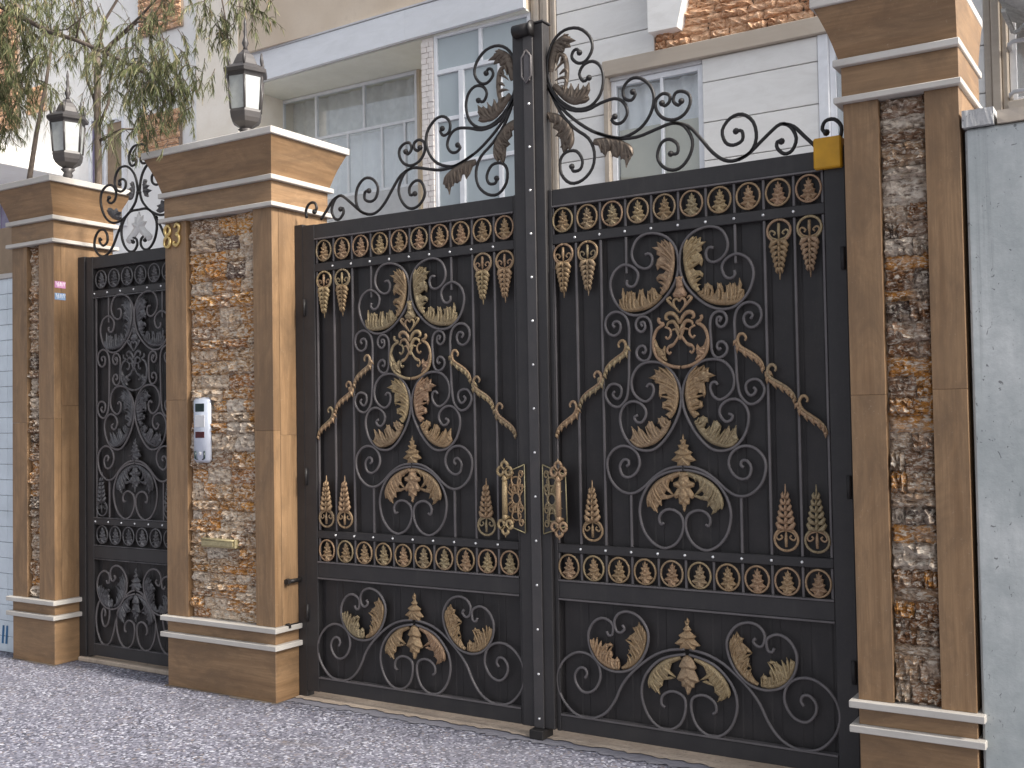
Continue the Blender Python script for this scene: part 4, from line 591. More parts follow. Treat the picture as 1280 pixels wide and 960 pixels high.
def dist_poly(p, poly):
    best = 9; n = len(poly); x, y = p
    for i in range(n):
        ax, ay = poly[i]; bx, by = poly[(i + 1) % n]
        dx, dy = bx - ax, by - ay; L = dx * dx + dy * dy
        t = 0 if L == 0 else max(0, min(1, ((x - ax) * dx + (y - ay) * dy) / L))
        d = math.hypot(ax + t * dx - x, ay + t * dy - y)
        if d < best: best = d
    return best
def inside(p, poly):
    x, y = p; c = False; n = len(poly); j = n - 1
    for i in range(n):
        xi, yi = poly[i]; xj, yj = poly[j]
        if (yi > y) != (yj > y) and x < (xj - xi) * (y - yi) / (yj - yi) + xi: c = not c
        j = i
    return c
RELIEF = {}
def relief(outline, hmax=0.014, sub=2):
    """a cast leaf: outline in (u,z), puffed and fluted; returns verts (u,h,z) and faces"""
    outline = [tuple(p) for p in outline]; key = (tuple(outline), hmax, sub)
    if key in RELIEF: return RELIEF[key]
    o = smooth_path(outline, sub, True)
    xs = [p[0] for p in o]; zs = [p[1] for p in o]
    size = max(max(xs) - min(xs), max(zs) - min(zs)); gsp = max(0.0034, size / 38)
    cx = sum(xs) / len(xs); cz = sum(zs) / len(zs)
    pts = [Vector(p) for p in o]; n = len(pts); ed = [(i, (i + 1) % n) for i in range(n)]
    rr = random.Random(len(o)); j = 0; z = min(zs)
    while z < max(zs):
        x = min(xs) + (gsp / 2 if j % 2 else 0)
        while x < max(xs):
            p = (x + rr.uniform(-.12, .12) * gsp, z + rr.uniform(-.12, .12) * gsp)
            if inside(p, o) and dist_poly(p, o) > gsp * 0.45: pts.append(Vector(p))
            x += gsp
        z += gsp * 0.87; j += 1
    vv, ee, ff, ov, oe, of = delaunay_2d_cdt(pts, ed, [], 1, 1e-6)
    veins = []; grooves = []
    ng = len(outline)
    sgn = 1 if sum(outline[i][0] * outline[(i + 1) % ng][1] - outline[(i + 1) % ng][0] * outline[i][1] for i in range(ng)) > 0 else -1
    for i in range(ng):
        b_ = Vector(outline[i]); a_ = Vector(outline[i - 1]) - b_; c_ = Vector(outline[(i + 1) % ng]) - b_
        if a_.length < 1e-6 or c_.length < 1e-6: continue
        a_.normalize(); c_.normalize(); bis = a_ + c_
        if bis.length < 0.25: continue
        bis.normalize(); convex = (a_.x * c_.y - a_.y * c_.x) * sgn < 0
        d_ = bis if convex else -bis
        L_ = 0.0
        while L_ < size * 0.45 and inside(tuple(b_ + d_ * (L_ + 0.004)), o): L_ += 0.003
        (veins if convex else grooves).append((tuple(b_), tuple(b_ + d_ * L_ * (0.8 if convex else 0.55))))
    def dseg(x, y, sg_):
        (ax, ay), (bx, by) = sg_; dx, dy = bx - ax, by - ay; L = dx * dx + dy * dy
        t = 0 if L == 0 else max(0, min(1, ((x - ax) * dx + (y - ay) * dy) / L))
        return math.hypot(ax + t * dx - x, ay + t * dy - y)
    V = []
    for p in vv:
        d = dist_poly((p.x, p.y), o)
        k = min(d / (size * 0.16 + 0.004), 1.0)
        h = 0.0 if d < 1e-5 else 0.003 + hmax * math.sin(k * math.pi / 2) 
        if d > 1e-5:
            dv = min([dseg(p.x, p.y, q) for q in veins] or [9]); dg = min([dseg(p.x, p.y, q) for q in grooves] or [9])
            h = max(0.0005, h + 0.0055 * math.exp(-(dv / 0.0038) ** 2) - 0.0075 * math.exp(-(dg / 0.0034) ** 2))
        V.append((p.x, h, p.y))
    F = []
    for f in ff:
        a, b, c = (V[f[0]], V[f[1]], V[f[2]])
        ar = (b[0] - a[0]) * (c[2] - a[2]) - (c[0] - a[0]) * (b[2] - a[2])
        F.append(tuple(f) if ar > 0 else tuple(f[::-1]))
    m = len(V); on = len(o)
    # rim wall + flat back
    cnt = {}
    for f in F:
        for i in range(3):
            e = (f[i], f[(i + 1) % 3]); cnt[e] = 1
    rim = [e for e in cnt if (e[1], e[0]) not in cnt]
    mp = {}
    for e in rim:
        for q in e:
            if q not in mp: mp[q] = len(V); V.append((V[q][0], -0.004, V[q][2]))
    for a, b in rim: F.append((b, a, mp[a], mp[b]))
    RELIEF[key] = (V, F); return RELIEF[key]
def leaf_mb(outline, cx, sx, y=-0.006, hmax=0.012, xs=1.0, cz=0.0, flip=1):
    V, F = relief(outline, hmax); mb = MB()
    vv = [(cx + sx * xs * u, y - h, cz + flip * z) for u, h, z in V]
    if sx * flip < 0: F = [f[::-1] for f in F]
    return mb.add(vv, F)
def blade_leaf(name, cx, sx, y=-0.006, xs=1.0, w=0.0125, so=0.0, h0=0.005):
    """an acanthus leaf: a fluted rib along its outer edge and curved pointed fingers"""
    sp, tips = DATA['B'][name]
    body = DATA['Lo'].get(name)
    q = smooth_path([(u + so, z) for u, z in sp], 5); m = len(q) - 1; mb = MB()
    wx = lambda u: cx + sx * xs * u
    size = max(max(p[0] for p in q) - min(p[0] for p in q), max(p[1] for p in q) - min(p[1] for p in q))
    def strip(C, wid, lift, ridge, inner=None):
        V = []; n = len(C); F = []
        for i in range(n):
            a = C[max(i - 1, 0)]; b = C[min(i + 1, n - 1)]
            dx, dz = b[0] - a[0], b[1] - a[1]; L = math.hypot(dx, dz) or 1; nx, nz = -dz / L, dx / L
            t = i / (n - 1); ww = wid(t); hh = lift + ridge * math.sin(math.pi * min(1, 0.12 + 0.86 * t)) 
            for k, hk in ((-1, 0.25 * lift), (-0.45, hh * 0.62), (0.0, hh), (0.45, hh * 0.62), (1, 0.25 * lift)):
                V.append((wx(C[i][0] + nx * ww * k), y - hk, C[i][1] + nz * ww * k))
        for i in range(n - 1):
            for k in range(4): F.append((5 * i + k, 5 * i + k + 1, 5 * i + k + 6, 5 * i + k + 5))
        # closed back
        o = len(V)
        for i in range(n):
            V.append((V[5 * i][0], y + 0.002, V[5 * i][2])); V.append((V[5 * i + 4][0], y + 0.002, V[5 * i + 4][2]))
        for i in range(n - 1):
            F.append((o + 2 * i + 1, o + 2 * i, o + 2 * i + 2, o + 2 * i + 3))
            F.append((5 * i + 5, o + 2 * i + 2, o + 2 * i, 5 * i)); F.append((5 * i + 4, o + 2 * i + 1, o + 2 * i + 3, 5 * i + 9))
        mb.add(V, F)
    # the rib, offset a little towards the fingers
    sd = 0.0
    for tu, tz, tt in tips:
        i = min(int(tt * m), m - 1); dx, dz = q[i + 1][0] - q[i][0], q[i + 1][1] - q[i][1]
        sd += -dz * (tu + so - q[i][0]) + dx * (tz - q[i][1])
    sd = 1 if sd > 0 else -1
    qc = []
    for i in range(m + 1):
        a, b = q[max(i - 1, 0)], q[min(i + 1, m)]; dx, dz = b[0] - a[0], b[1] - a[1]; L = math.hypot(dx, dz) or 1
        off = sd * w * 0.75 * math.sin(math.pi * min(1, 0.1 + 0.85 * i / m)); qc.append((q[i][0] - dz / L * off, q[i][1] + dx / L * off))
    strip(qc, lambda t: w * (0.45 + 0.85 * math.sin(math.pi * (0.12 + 0.84 * t))), h0 + 0.001, 0.007)
    nt = len(tips)
    for j, (tu, tz, tt) in enumerate(tips):
        k = tt * m; i = min(int(k), m - 1); f_ = k - i
        p0 = (q[i][0] + (q[i + 1][0] - q[i][0]) * f_, q[i][1] + (q[i + 1][1] - q[i][1]) * f_)
        back = max(0.0, tt - 0.13) * m; i2 = min(int(back), m - 1); f2 = back - i2
        pb = (q[i2][0] + (q[i2 + 1][0] - q[i2][0]) * f2, q[i2][1] + (q[i2 + 1][1] - q[i2][1]) * f2)
        P2 = (tu + so, tz); L = math.hypot(P2[0] - pb[0], P2[1] - pb[1])
        p1 = (p0[0] * 0.9 + P2[0] * 0.1, p0[1] * 0.9 + P2[1] * 0.1)
        C = []
        for r_ in range(8):
            t = r_ / 7; C.append(((1 - t) ** 2 * pb[0] + 2 * t * (1 - t) * p1[0] + t * t * P2[0], (1 - t) ** 2 * pb[1] + 2 * t * (1 - t) * p1[1] + t * t * P2[1]))
        wd = min(w * 0.85, 0.0045 + L * 0.13) * (0.85 + 0.35 * ((j * 7) % 3) / 2)
        strip(C, lambda t, wd=wd: wd * (0.55 + 0.9 * t - 0.2 * t * t) * (1 - t ** 3.2) + 0.0006, h0 + 0.0012 + 0.0011 * (j % 3), 0.0085)
    if body:
        V, F = relief(body, 0.0045, 1)
        mb.add([(wx(u + so), y - h, z) for u, h, z in V], F)
    if sx < 0: mb.f = [f[::-1] for f in mb.f]
    return mb
def full(half):
    h = list(half); x0 = 0.0
    h = [(min(u, 0.0), z) for u, z in h]
    return h + [(-u, z) for u, z in h[::-1] if u < -0.002]

# ------------------------------------------------------------------ ring medallions (shared mesh), rivets
def ring_mesh(mat, rx=0.056, rz=0.06):
    mb = MB(); n = 28
    pts = [(rx * math.cos(2 * math.pi * i / n), 0, rz * math.sin(2 * math.pi * i / n)) for i in range(n)]
    o = 0; rings = []
    for i in range(n):
        a = 2 * math.pi * i / n; c = Vector((math.cos(a), 0, math.sin(a))); ring = []
        for k in range(6):
            t = 2 * math.pi * k / 6
            ring.append(len(mb.v)); mb.v.append((pts[i][0] + c.x * 0.0052 * math.cos(t), 0.006 * math.sin(t), pts[i][2] + c.z * 0.0052 * math.cos(t)))
        rings.append(ring)
    for i in range(n):
        A, B = rings[i], rings[(i + 1) % n]
        for k in range(6): mb.f.append((A[k], B[k], B[(k + 1) % 6], A[(k + 1) % 6]))
    return mb.mesh('ring_medallion', mat, True)
LEAF_OUT = full(DATA['Pd']['leaf'])
def palm_mesh(mat): return leaf_mb(LEAF_OUT, 0, 1, 0.004, 0.008).mesh('palm_leaf', mat, True)
RING_G, PALM_G, RING_P, PALM_P = ring_mesh(M_GOLD), palm_mesh(M_GOLD), ring_mesh(M_PEWTER), palm_mesh(M_PEWTER)
RIVET = MB()
def _riv():
    mb = MB(); rings = []; n = 8
    for r, y in ((0.0075, 0.0), (0.0072, -0.003), (0.0045, -0.0062), (0.001, -0.0075)):
        rings.append([]);
        for k in range(n):
            a = 2 * math.pi * k / n; rings[-1].append(len(mb.v)); mb.v.append((r * math.cos(a), y, r * math.sin(a)))
    for i in range(3):
        for k in range(n): mb.f.append((rings[i][k], rings[i][(k + 1) % n], rings[i + 1][(k + 1) % n], rings[i + 1][k]))
    mb.f.append(tuple(rings[-1])); return mb.mesh('rivet', M_RIVET, True)
RIVET = _riv()

ZR1, ZR2 = 2.628, 0.872      # centre heights of the two rows of rings

def rails_mb(x0, x1, yf, yb):
    mb = []
    for z0, z1 in ((2.705, 2.79), (2.507, 2.556), (0.941, 0.985), (0.712, 0.797), (0.045, 0.126)):
        mb.append(MB().box(x0, x1, yf, yb, z0, z1, 0.003))
    return mb

def pendant(parent, cx, sx, u, z, flip, mat):
    """ring with a fleur inside and a tapering cast drop (flip=-1: a spire standing on its ring)"""
    X = cx + sx * u
    name = 'pendant' if flip > 0 else 'spire'
    ol = full(DATA['Pd']['drop'])
    rg = MB(); n = 24
    P = [(X + 0.054 * math.sin(2 * math.pi * i / n), -0.010, z + flip * 0.051 * math.cos(2 * math.pi * i / n)) for i in range(n + 1)]
    rg.tube(P, 0.0062, 6)
    k = 1.0 if flip > 0 else 1.12
    dp = MB(); top, tip = -0.040, -0.222 * k
    dp.tube([(X, -0.008, z + flip * (top + (tip - top) * t)) for t in (0, 0.2, 0.45, 0.7, 0.88, 1.0)], 0.0105, 6, lambda v: 1.15 - 0.95 * v)
    tiers = 6
    for i in range(tiers):
        zt = top + (tip - top) * (0.02 + 0.80 * i / tiers); wd = 0.034 * (1 - 0.72 * i / (tiers - 1)) + 0.004
        for s_ in (1, -1):
            L_ = 0.042 * (1 - 0.35 * i / tiers)
            dp.tube([(X, -0.010, z + flip * zt), (X + s_ * wd * 0.75, -0.018, z + flip * (zt - L_ * 0.25)), (X + s_ * wd, -0.013, z + flip * (zt - L_ * 0.62)), (X + s_ * wd * 0.8, -0.008, z + flip * (zt - L_))], 0.0105 * (1 - 0.4 * i / tiers), 5, lambda v: 0.7 + 0.75 * math.sin(math.pi * min(1, v * 1.05)) - 0.45 * v)
        dp.tube([(X, -0.016, z + flip * (zt - 0.004)), (X, -0.021, z + flip * (zt - 0.016)), (X, -0.013, z + flip * (zt - 0.036))], 0.0075 * (1 - 0.4 * i / tiers), 5, lambda v: 1.1 - 0.8 * v)
    o = part(name, dp, mat, parent, True)
    part('ring', rg, mat, o, True)
    cm = MB()
    for sgn in (1, -1):
        cm.tube([(X + sgn * a, -0.010, z + flip * b) for a, b in smooth_path(DATA['Pd']['C'], 3)], 0.0048, 5)
    cm.tube([(X, -0.010, z - flip * 0.04), (X, -0.013, z), (X, -0.010, z + flip * 0.034)], 0.009, 6, lambda t: 0.4 + 1.2 * t * (1.3 - t))
    part('fleur', cm, mat, o, True)

def motif(parent, cx, xs, gold, iron, side=True):
    D = DATA
    for sx in (1, -1):
        for k in ('A', 'S', 'D', 'E', 'F', 'G'):
            part('scroll', scroll_mb(D['M'][k], cx, sx, xs=xs), iron, parent, True)
        for k in ('A1', 'A2', 'E1', 'E2'):
            part('acanthus_leaf', blade_leaf(k, cx, sx, xs=xs), gold, parent, True)
    # emblem in the middle
    bud = [(0.0, 2.288), (-0.020, 2.284), (-0.019, 2.235), (-0.036, 2.205), (-0.030, 2.188), (0.0, 2.18)]
    em = part('emblem', leaf_mb(full(bud), cx, 1, -0.006, 0.012, xs), gold, parent, True)
    for sx in (1, -1):
        mb = MB()
        for pts, r0, r1 in (([(0.0, 2.165), (-0.012, 2.180), (-0.028, 2.172), (-0.030, 2.150), (-0.016, 2.130), (0.0, 2.112)], 0.0065, 0.8),
                            ([(-0.010, 2.125), (-0.036, 2.150), (-0.052, 2.166), (-0.062, 2.180), (-0.048, 2.188), (-0.040, 2.178)], 0.0075, 0.6),
                            ([(0.0, 2.060), (-0.018, 2.095), (-0.040, 2.112), (-0.066, 2.108), (-0.072, 2.088), (-0.058, 2.082)], 0.0105, 0.5),
                            ([(0.0, 2.020), (-0.014, 2.050), (-0.034, 2.072), (-0.060, 2.066), (-0.066, 2.048)], 0.0095, 0.5),
                            ([(0.0, 1.985), (-0.010, 2.015), (-0.022, 2.035), (-0.044, 2.030)], 0.008, 0.5)):
            qq = smooth_path(pts, 3)
            mb.tube([(cx + sx * xs * u, -0.013, z) for u, z in qq], r0, 6, lambda v, r1=r1: 0.75 + 0.45 * math.sin(math.pi * v) - (1 - r1) * v * 0.7)
        part('flourish', mb, gold, em, True)
    for sx in (1, -1):
        mb = MB()
        for k, r in (('embring', 0.0085), ('embcurl', 0.006), ('embx', 0.007), ('embcurl2', 0.006)):
            q = smooth_path(D['Hf'][k], 3)
            mb.tube([(cx + sx * xs * u, -0.012, z) for u, z in q], r, 6)
        part('curl', mb, gold, em, True)
        part('curl_leaf', leaf_mb(D['Lf']['emb'], cx, sx, -0.006, 0.010, xs), gold, em, True)
    part('palmette', leaf_mb(full(D['Hf']['J']), cx, 1, -0.006, 0.012, xs), gold, parent, True)
    fan = part('leaf_fan', leaf_mb(full(D['Hf']['K']), cx, 1, -0.008, 0.014, xs), gold, parent, True)
    for sx in (1, -1):
        part('fan_leaf', blade_leaf('Kside', cx, sx, -0.006, xs), gold, fan, True)

def lower_motif(parent, cx, gold, iron, xc=1.0, hs=1.0, hoff=0.0, ss=1.0):
    D = DATA
    f = lambda pts, s, o: [(u * s + o, z) for u, z in pts]
    for sx in (1, -1):
        part('scroll', scroll_mb(f(D['M']['P7spiral'], ss, 0), cx, sx), iron, parent, True)
        part('scroll', scroll_mb(f(D['M']['P7circ'], xc, 0), cx, sx), iron, parent, True)
        part('scroll', scroll_mb(f(D['M']['P7heart'], hs, hoff), cx, sx, y=YO - 0.003), iron, parent, True)
        for k in ('HL', 'HR'): part('acanthus_leaf', blade_leaf(k, cx, sx, -0.008, hs, 0.0105, hoff / hs), gold, parent, True)
    part('palmette', leaf_mb(full(f(D['Hf']['P7J'], 1, 0.012)), cx, 1, -0.006), gold, parent, True)
    fan = part('leaf_fan', leaf_mb(full(f(D['Hf']['P7K'], xc, 0.012)), cx, 1, -0.008, 0.013), gold, parent, True)
    for sx in (1, -1):
        part('fan_leaf', blade_leaf('P7Kside', cx, sx, -0.006, xc), gold, fan, True)

def bar(parent, x, z0, z1, mat=None, r=0.006):
    part('bar', MB().box(x - r, x + r, -0.006, 0.006, z0, z1, 0.002), mat or M_SCROLL, parent)

def sheet(parent, x0, x1, z0, z1, pitch, xc):
    """backing sheet pressed into shallow upright pans"""
    xs = []; k = math.floor((x0 - xc) / pitch) - 1
    prof = [(x0, 0.024)]
    while xc + k * pitch < x1:
        a = xc + k * pitch
        for dx, y in ((0.018, 0.024), (0.026, 0.0205), (pitch - 0.026, 0.0205), (pitch - 0.018, 0.024)):
            if x0 < a + dx < x1: prof.append((a + dx, y))
        k += 1
    prof.append((x1, 0.024))
    n = len(prof)
    v = [(x, y, z0) for x, y in prof] + [(x, y, z1) for x, y in prof] + [(x, 0.03, z0) for x, y in prof] + [(x, 0.03, z1) for x, y in prof]
    f = []
    for i in range(n - 1):
        f.append((i, i + 1, n + i + 1, n + i)); f.append((2 * n + i + 1, 2 * n + i, 3 * n + i, 3 * n + i + 1))
    part('backing_sheet', MB().add(v, f), M_SHEET, parent)

# ------------------------------------------------------------------ the two driveway gate leaves
MC = 0.0065          # where the leaves meet
UC = 0.8065          # leaf centre to meeting line
def gate_leaf(sx, label):
    cx = MC + sx * UC
    t = thing('gate_leaf', label, 'gate', (cx, 0, 0.045), 'leaves of the double driveway gate')
    X = lambda u: cx + sx * u
    def bx(u0, u1, y0, y1, z0, z1, b=0.003):
        a, c = sorted((X(u0), X(u1))); return MB().box(a, c, y0, y1, z0, z1, b)
    YF = -0.014
    # uprights
    part('stile', bx(-0.713, -0.69, YF, 0.03, 0.045, 2.79), M_IRON, t)
    part('stile', bx(0.70, 0.792, YF, 0.03, 0.045, 2.79), M_IRON, t)
    part('meeting_post', bx(-0.8055, -0.7135, -0.036, 0.035, 0.052, 3.655, 0.004), M_IRON, t)
    for z0, z1 in ((2.705, 2.788), (2.507, 2.556), (0.941, 0.985), (0.712, 0.797), (0.047, 0.124)):
        part('rail', bx(-0.6895, 0.6995, YF + 0.0015, 0.029, z0, z1), M_IRON, t)
    for zz in (0.1290, 0.7075, 2.7005, 0.8015):
        part('rail_lip', bx(-0.689, 0.699, -0.019, 0.020, zz - 0.0045, zz + 0.0045, 0.001), M_SCROLL, t)  # lighter iron than the rails: the lips' highlight is put into the colour
    sheet(t, min(X(-0.69), X(0.70)), max(X(-0.69), X(0.70)), 0.05, 2.78, 0.14, cx)
    # upright bars
    for i in range(11):
        u = (i - 5) * 0.14
        if i in (0, 10): u *= 0.985
        bar(t, X(u), 2.557, 2.696); bar(t, X(u), 0.805, 0.940)
        if i in (0, 1, 2, 8, 9, 10): bar(t, X(u), 0.986, 2.506)
        if i in (3, 7):
            bar(t, X(u), 2.325, 2.506); bar(t, X(u), 0.986, 1.252)
    # rings
    for zz in (ZR1, ZR2):
        for i in range(10):
            u = (i - 4.5) * 0.14
            o = put('ring_medallion', RING_G, t, (X(u), -0.010, zz))
            o.rotation_euler = (0, random.uniform(-0.05, 0.05), 0)
            put('palm_leaf', PALM_G, o, (0, 0, -0.004))
    # rivets
    for zz in (2.531, 0.963):
        for i in range(1, 10): put('rivet', RIVET, t, (X((i - 5) * 0.14), YF + 0.0015, zz))
    motif(t, cx, 1.0, M_GOLD, M_SCROLL)
    lower_motif(t, cx, M_GOLD, M_SCROLL)
    for u in (-0.63, -0.49, 0.49, 0.63): pendant(t, cx, sx, u, 2.452, 1, M_GOLD)
    for u in (-0.49, 0.49, 0.63): pendant(t, cx, sx, u, 1.06, -1, M_GOLD)
    # gold garlands
    for s2 in (1, -1):
        for a in ('t1', 't2', 't3'):
            q = smooth_path(DATA['G'][a], 4)
            mb = MB().tube([(cx + s2 * u, -0.016, z) for u, z in q], 0.0068, 6, lambda v: 0.75 + 0.6 * math.sin(math.pi * v) - 0.3 * v)
            o = part('garland', mb, M_GOLD, t, True)
            lf = MB(); n0 = int(len(q) * 0.45); m_ = len(q) - 1; lo = []
            for k in range(n0, m_ + 1):
                (u0, z0), (u1, z1) = q[max(k - 1, 0)], q[min(k + 1, m_)]
                dx, dz = u1 - u0, z1 - z0; L_ = math.hypot(dx, dz) or 1; nx, nz = -dz / L_, dx / L_
                if nz > 0: nx, nz = -nx, -nz
                tt = (k - n0) / (m_ - n0); w_ = 0.024 * math.sin(math.pi * min(1, 0.25 + 0.72 * tt)) ** 0.7
                lo.append((q[k][0], q[k][1], nx, nz, w_, dx / L_, dz / L_))
            lf.tube([(cx + s2 * (a + c * w * 0.5), -0.013, b + d * w * 0.5) for a, b, c, d, w, e, f in lo], 0.0095, 6, lambda v: 0.75 + 0.55 * math.sin(math.pi * v) - 0.5 * v)
            for k in range(0, len(lo) - 2, 3):
                a, b, c, d, w, e, f = lo[k]
                lf.tube([(cx + s2 * a, -0.014, b), (cx + s2 * (a + c * w * 0.7 + e * 0.010), -0.021, b + d * w * 0.7 + f * 0.010), (cx + s2 * (a + c * w * 1.35 + e * 0.028), -0.010, b + d * w * 1.35 + f * 0.028)], 0.0085, 5, lambda v: 0.8 + 0.6 * math.sin(math.pi * v) - 0.7 * v)
            part('garland_leaf', lf, M_GOLD, o, True)
    # escutcheon and pull handle
    X0 = sorted((X(-0.757 + 0.004), X(-0.62)))
    zc = 1.21
    ol = [(-0.752, 1.385), (-0.62, 1.335), (-0.615, 1.08), (-0.752, 1.035)]
    ep = part('lock_plate', MB().prism([(X(u), z) for u, z in ol], -0.044, -0.038), M_IRON, t)
    mb = MB(); ol2 = ol + [ol[0]]
    for (a, b), (c, d) in zip(ol2[:-1], ol2[1:]): mb.tube([(X(a), -0.047, b), (X(c), -0.047, d)], 0.0035, 5)
    part('plate_border', mb, M_BRASSD, ep, True)
    mb = MB(); rr = random.Random(5)
    for k in range(16):
        th = 2 * math.pi * k / 16
        r0, r1 = 0.03, 0.058 + 0.045 * (k % 2) * (0.4 + abs(math.sin(th)))
        p0 = (X(-0.70 + 0.0 + r0 * 0.75 * math.cos(th)), -0.047, zc + r0 * math.sin(th)); p1 = (X(-0.692 + r1 * 0.6 * math.cos(th)), -0.047, zc + r1 * 1.25 * math.sin(th))
        mb.tube([p0, ((p0[0] + p1[0]) / 2, -0.053, (p0[2] + p1[2]) / 2), p1], 0.007, 5, lambda q: 1.1 - 0.8 * q)
    for zz in (1.30, 1.12):
        n = 12; mb.tube([(X(-0.70) + 0.028 * math.cos(2 * math.pi * i / n), -0.048, zz + 0.022 * math.sin(2 * math.pi * i / n)) for i in range(n + 1)], 0.005, 5)
    n = 16; mb.tube([(X(-0.70) + 0.024 * math.cos(2 * math.pi * i / n), -0.050, zc + 0.03 * math.sin(2 * math.pi * i / n)) for i in range(n + 1)], 0.006, 6)
    for zz in (1.335, 1.265, 1.155, 1.085):
        for s_ in (1, -1):
            c0 = (-0.70 + s_ * 0.030, zz); n = 9
            mb.tube([(X(c0[0]) + 0.016 * (1 - 0.6 * i / n) * math.cos(i * 0.95 * s_), -0.048, zz + 0.022 * (1 - 0.6 * i / n) * math.sin(i * 0.95)) for i in range(n + 1)], 0.0045, 5)
    part('filigree', mb, M_GOLD, ep, True)
    hb = MB(); hx = X(-0.64) if sx > 0 else X(-0.655)
    hb.tube([(hx, -0.085, 1.13), (hx, -0.088, 1.215), (hx, -0.085, 1.30)], 0.014, 8)
    for sg, zz in ((1, 1.30), (-1, 1.13)):
        hb.tube([(hx, -0.04, zz + sg * 0.02), (hx, -0.085, zz + sg * 0.012)], 0.009, 6)
        hb.tube([(hx, -0.085, zz - sg * 0.004), (hx, -0.087, zz + sg * 0.012), (hx, -0.085, zz + sg * 0.03)], 0.016, 8, lambda q: 0.5 + 0.5 * math.sin(q * math.pi))
        for dx, dz in ((0.024, 0.052), (-0.024, 0.052), (0.0, 0.080)):
            n = 12
            hb.tube([(hx + dx + 0.0185 * math.cos(2 * math.pi * i / n), -0.085, zz + sg * dz + 0.021 * math.sin(2 * math.pi * i / n)) for i in range(n + 1)], 0.0085, 6)
        hb.tube([(hx, -0.085, zz + sg * 0.095), (hx, -0.085, zz + sg * 0.118)], 0.009, 6, lambda q: 1.0 - 0.8 * q)
    part('pull_handle', hb, M_GOLD, t, True)
    # crest
    for k, tp in (('c1', 2), ('c2', 1), ('c3', 1), ('c4', 1), ('c5', 2), ('c6', 1), ('c7', 1), ('c8', 0), ('c9', 1), ('c10', 1)):
        part('crest_scroll', scroll_mb(DATA['Cr'][k], cx, sx, 0.0088, 0.004, tip=tp, ball=0.0165), M_BLACK, t, True)
    for k in ('L1', 'L2', 'L2b', 'L3', 'L4'):
        part('crest_leaf', blade_leaf(k, cx, sx, 0.003 + 0.003 * (k == 'L2b'), 1.0, 0.011 if k == 'L2b' else 0.0185), M_BRONZE, t, True)

    return t
GL = gate_leaf(-1, 'left leaf of the black driveway gate, beside the pillar with the intercom')
GR = gate_leaf(1, 'right leaf of the black driveway gate, with the riveted centre strip and mustard box')
# the riveted cover strip, its ring latch and foot ride on the right leaf
part('cover_strip', MB().box(MC - 0.022, MC + 0.036, -0.046, -0.037, 0.052, 3.62, 0.002), M_STRIP, GR)
for k in range(15): put('rivet', RIVET, GR, (MC + 0.009, -0.046, 0.10 + 0.2245 * k))
part('foot', MB().box(MC - 0.03, MC + 0.052, -0.085, 0.02, 0.004, 0.0515, 0.004), M_BLACK, GR)
hx = [(0.0, 0.085), (0.028, 0.05), (0.028, -0.05), (0.0, -0.085), (-0.028, -0.05), (-0.028, 0.05), (0.0, 0.085)]
part('ring_latch', MB().tube([(MC + 0.003 + a, -0.056, 3.435 + b) for a, b in hx], 0.006, 6), M_SCROLL, GR, True)
part('latch_plate', MB().box(MC - 0.016, MC + 0.022, -0.053, -0.0462, 3.36, 3.51, 0.004), M_SCROLL, GR)
tb = MB().tube([(MC - 0.07, -0.05, 3.63), (MC + 0.03, -0.05, 3.63)], 0.034, 12)
tb.tube([(MC + 0.031, -0.05, 3.63), (MC + 0.042, -0.05, 3.63)], 0.042, 12)
part('top_roller', tb, M_BLACK, GR, True)
part('post_cap', MB().box(MC - 0.09, MC + 0.10, -0.04, 0.04, 3.656, 3.668, 0.003), M_IRON, GR)
part('corner_box', MB().box(1.478, 1.600, -0.045, 0.05, 2.70, 2.838, 0.006), M_YELLOW, GR, label='mustard yellow box on the top corner')
for x0, x1, lab in ((-1.6592, -1.594, 'black steel gate jamb on the pillar with the intercom'), (1.6005, 1.6542, 'black steel gate jamb on the right pillar')):
    t = thing('gate_jamb', lab, 'gate jamb', ((x0 + x1) / 2, 0, 0), 'steel jambs of the driveway gate')
    part('post', MB().box(x0, x1, -0.012, 0.05, 0.001, 2.80, 0.003), M_IRON, t)
    inner = x1 - 0.036 if x0 < 0 else x0 + 0.02
    for zz in (0.50, 1.30, 2.3):
        s = 1 if x0 < 0 else -1
        part('hinge', MB().tube([(x1 + 0.012 if s > 0 else x0 - 0.010, -0.018, zz - 0.05), (x1 + 0.012 if s > 0 else x0 - 0.010, -0.018, zz + 0.05)], 0.011, 8), M_BLACK, t, True)

for zz in (0.69, 0.43):
    hp = thing('hinge_bolt', 'dark hinge bolt fixed to the middle pillar flank, %s of the pair' % ('upper' if zz > 0.5 else 'lower'), 'bolt', (-1.64, -0.06, zz), 'hinge bolts beside the left gate leaf')
    part('shank', MB().tube([(-1.643, -0.105, zz), (-1.640, -0.014, zz)], 0.012, 8), M_BLACK, hp, True)
    part('nut', MB().tube([(-1.643, -0.128, zz), (-1.643, -0.106, zz)], 0.019, 6), M_BLACK, hp)

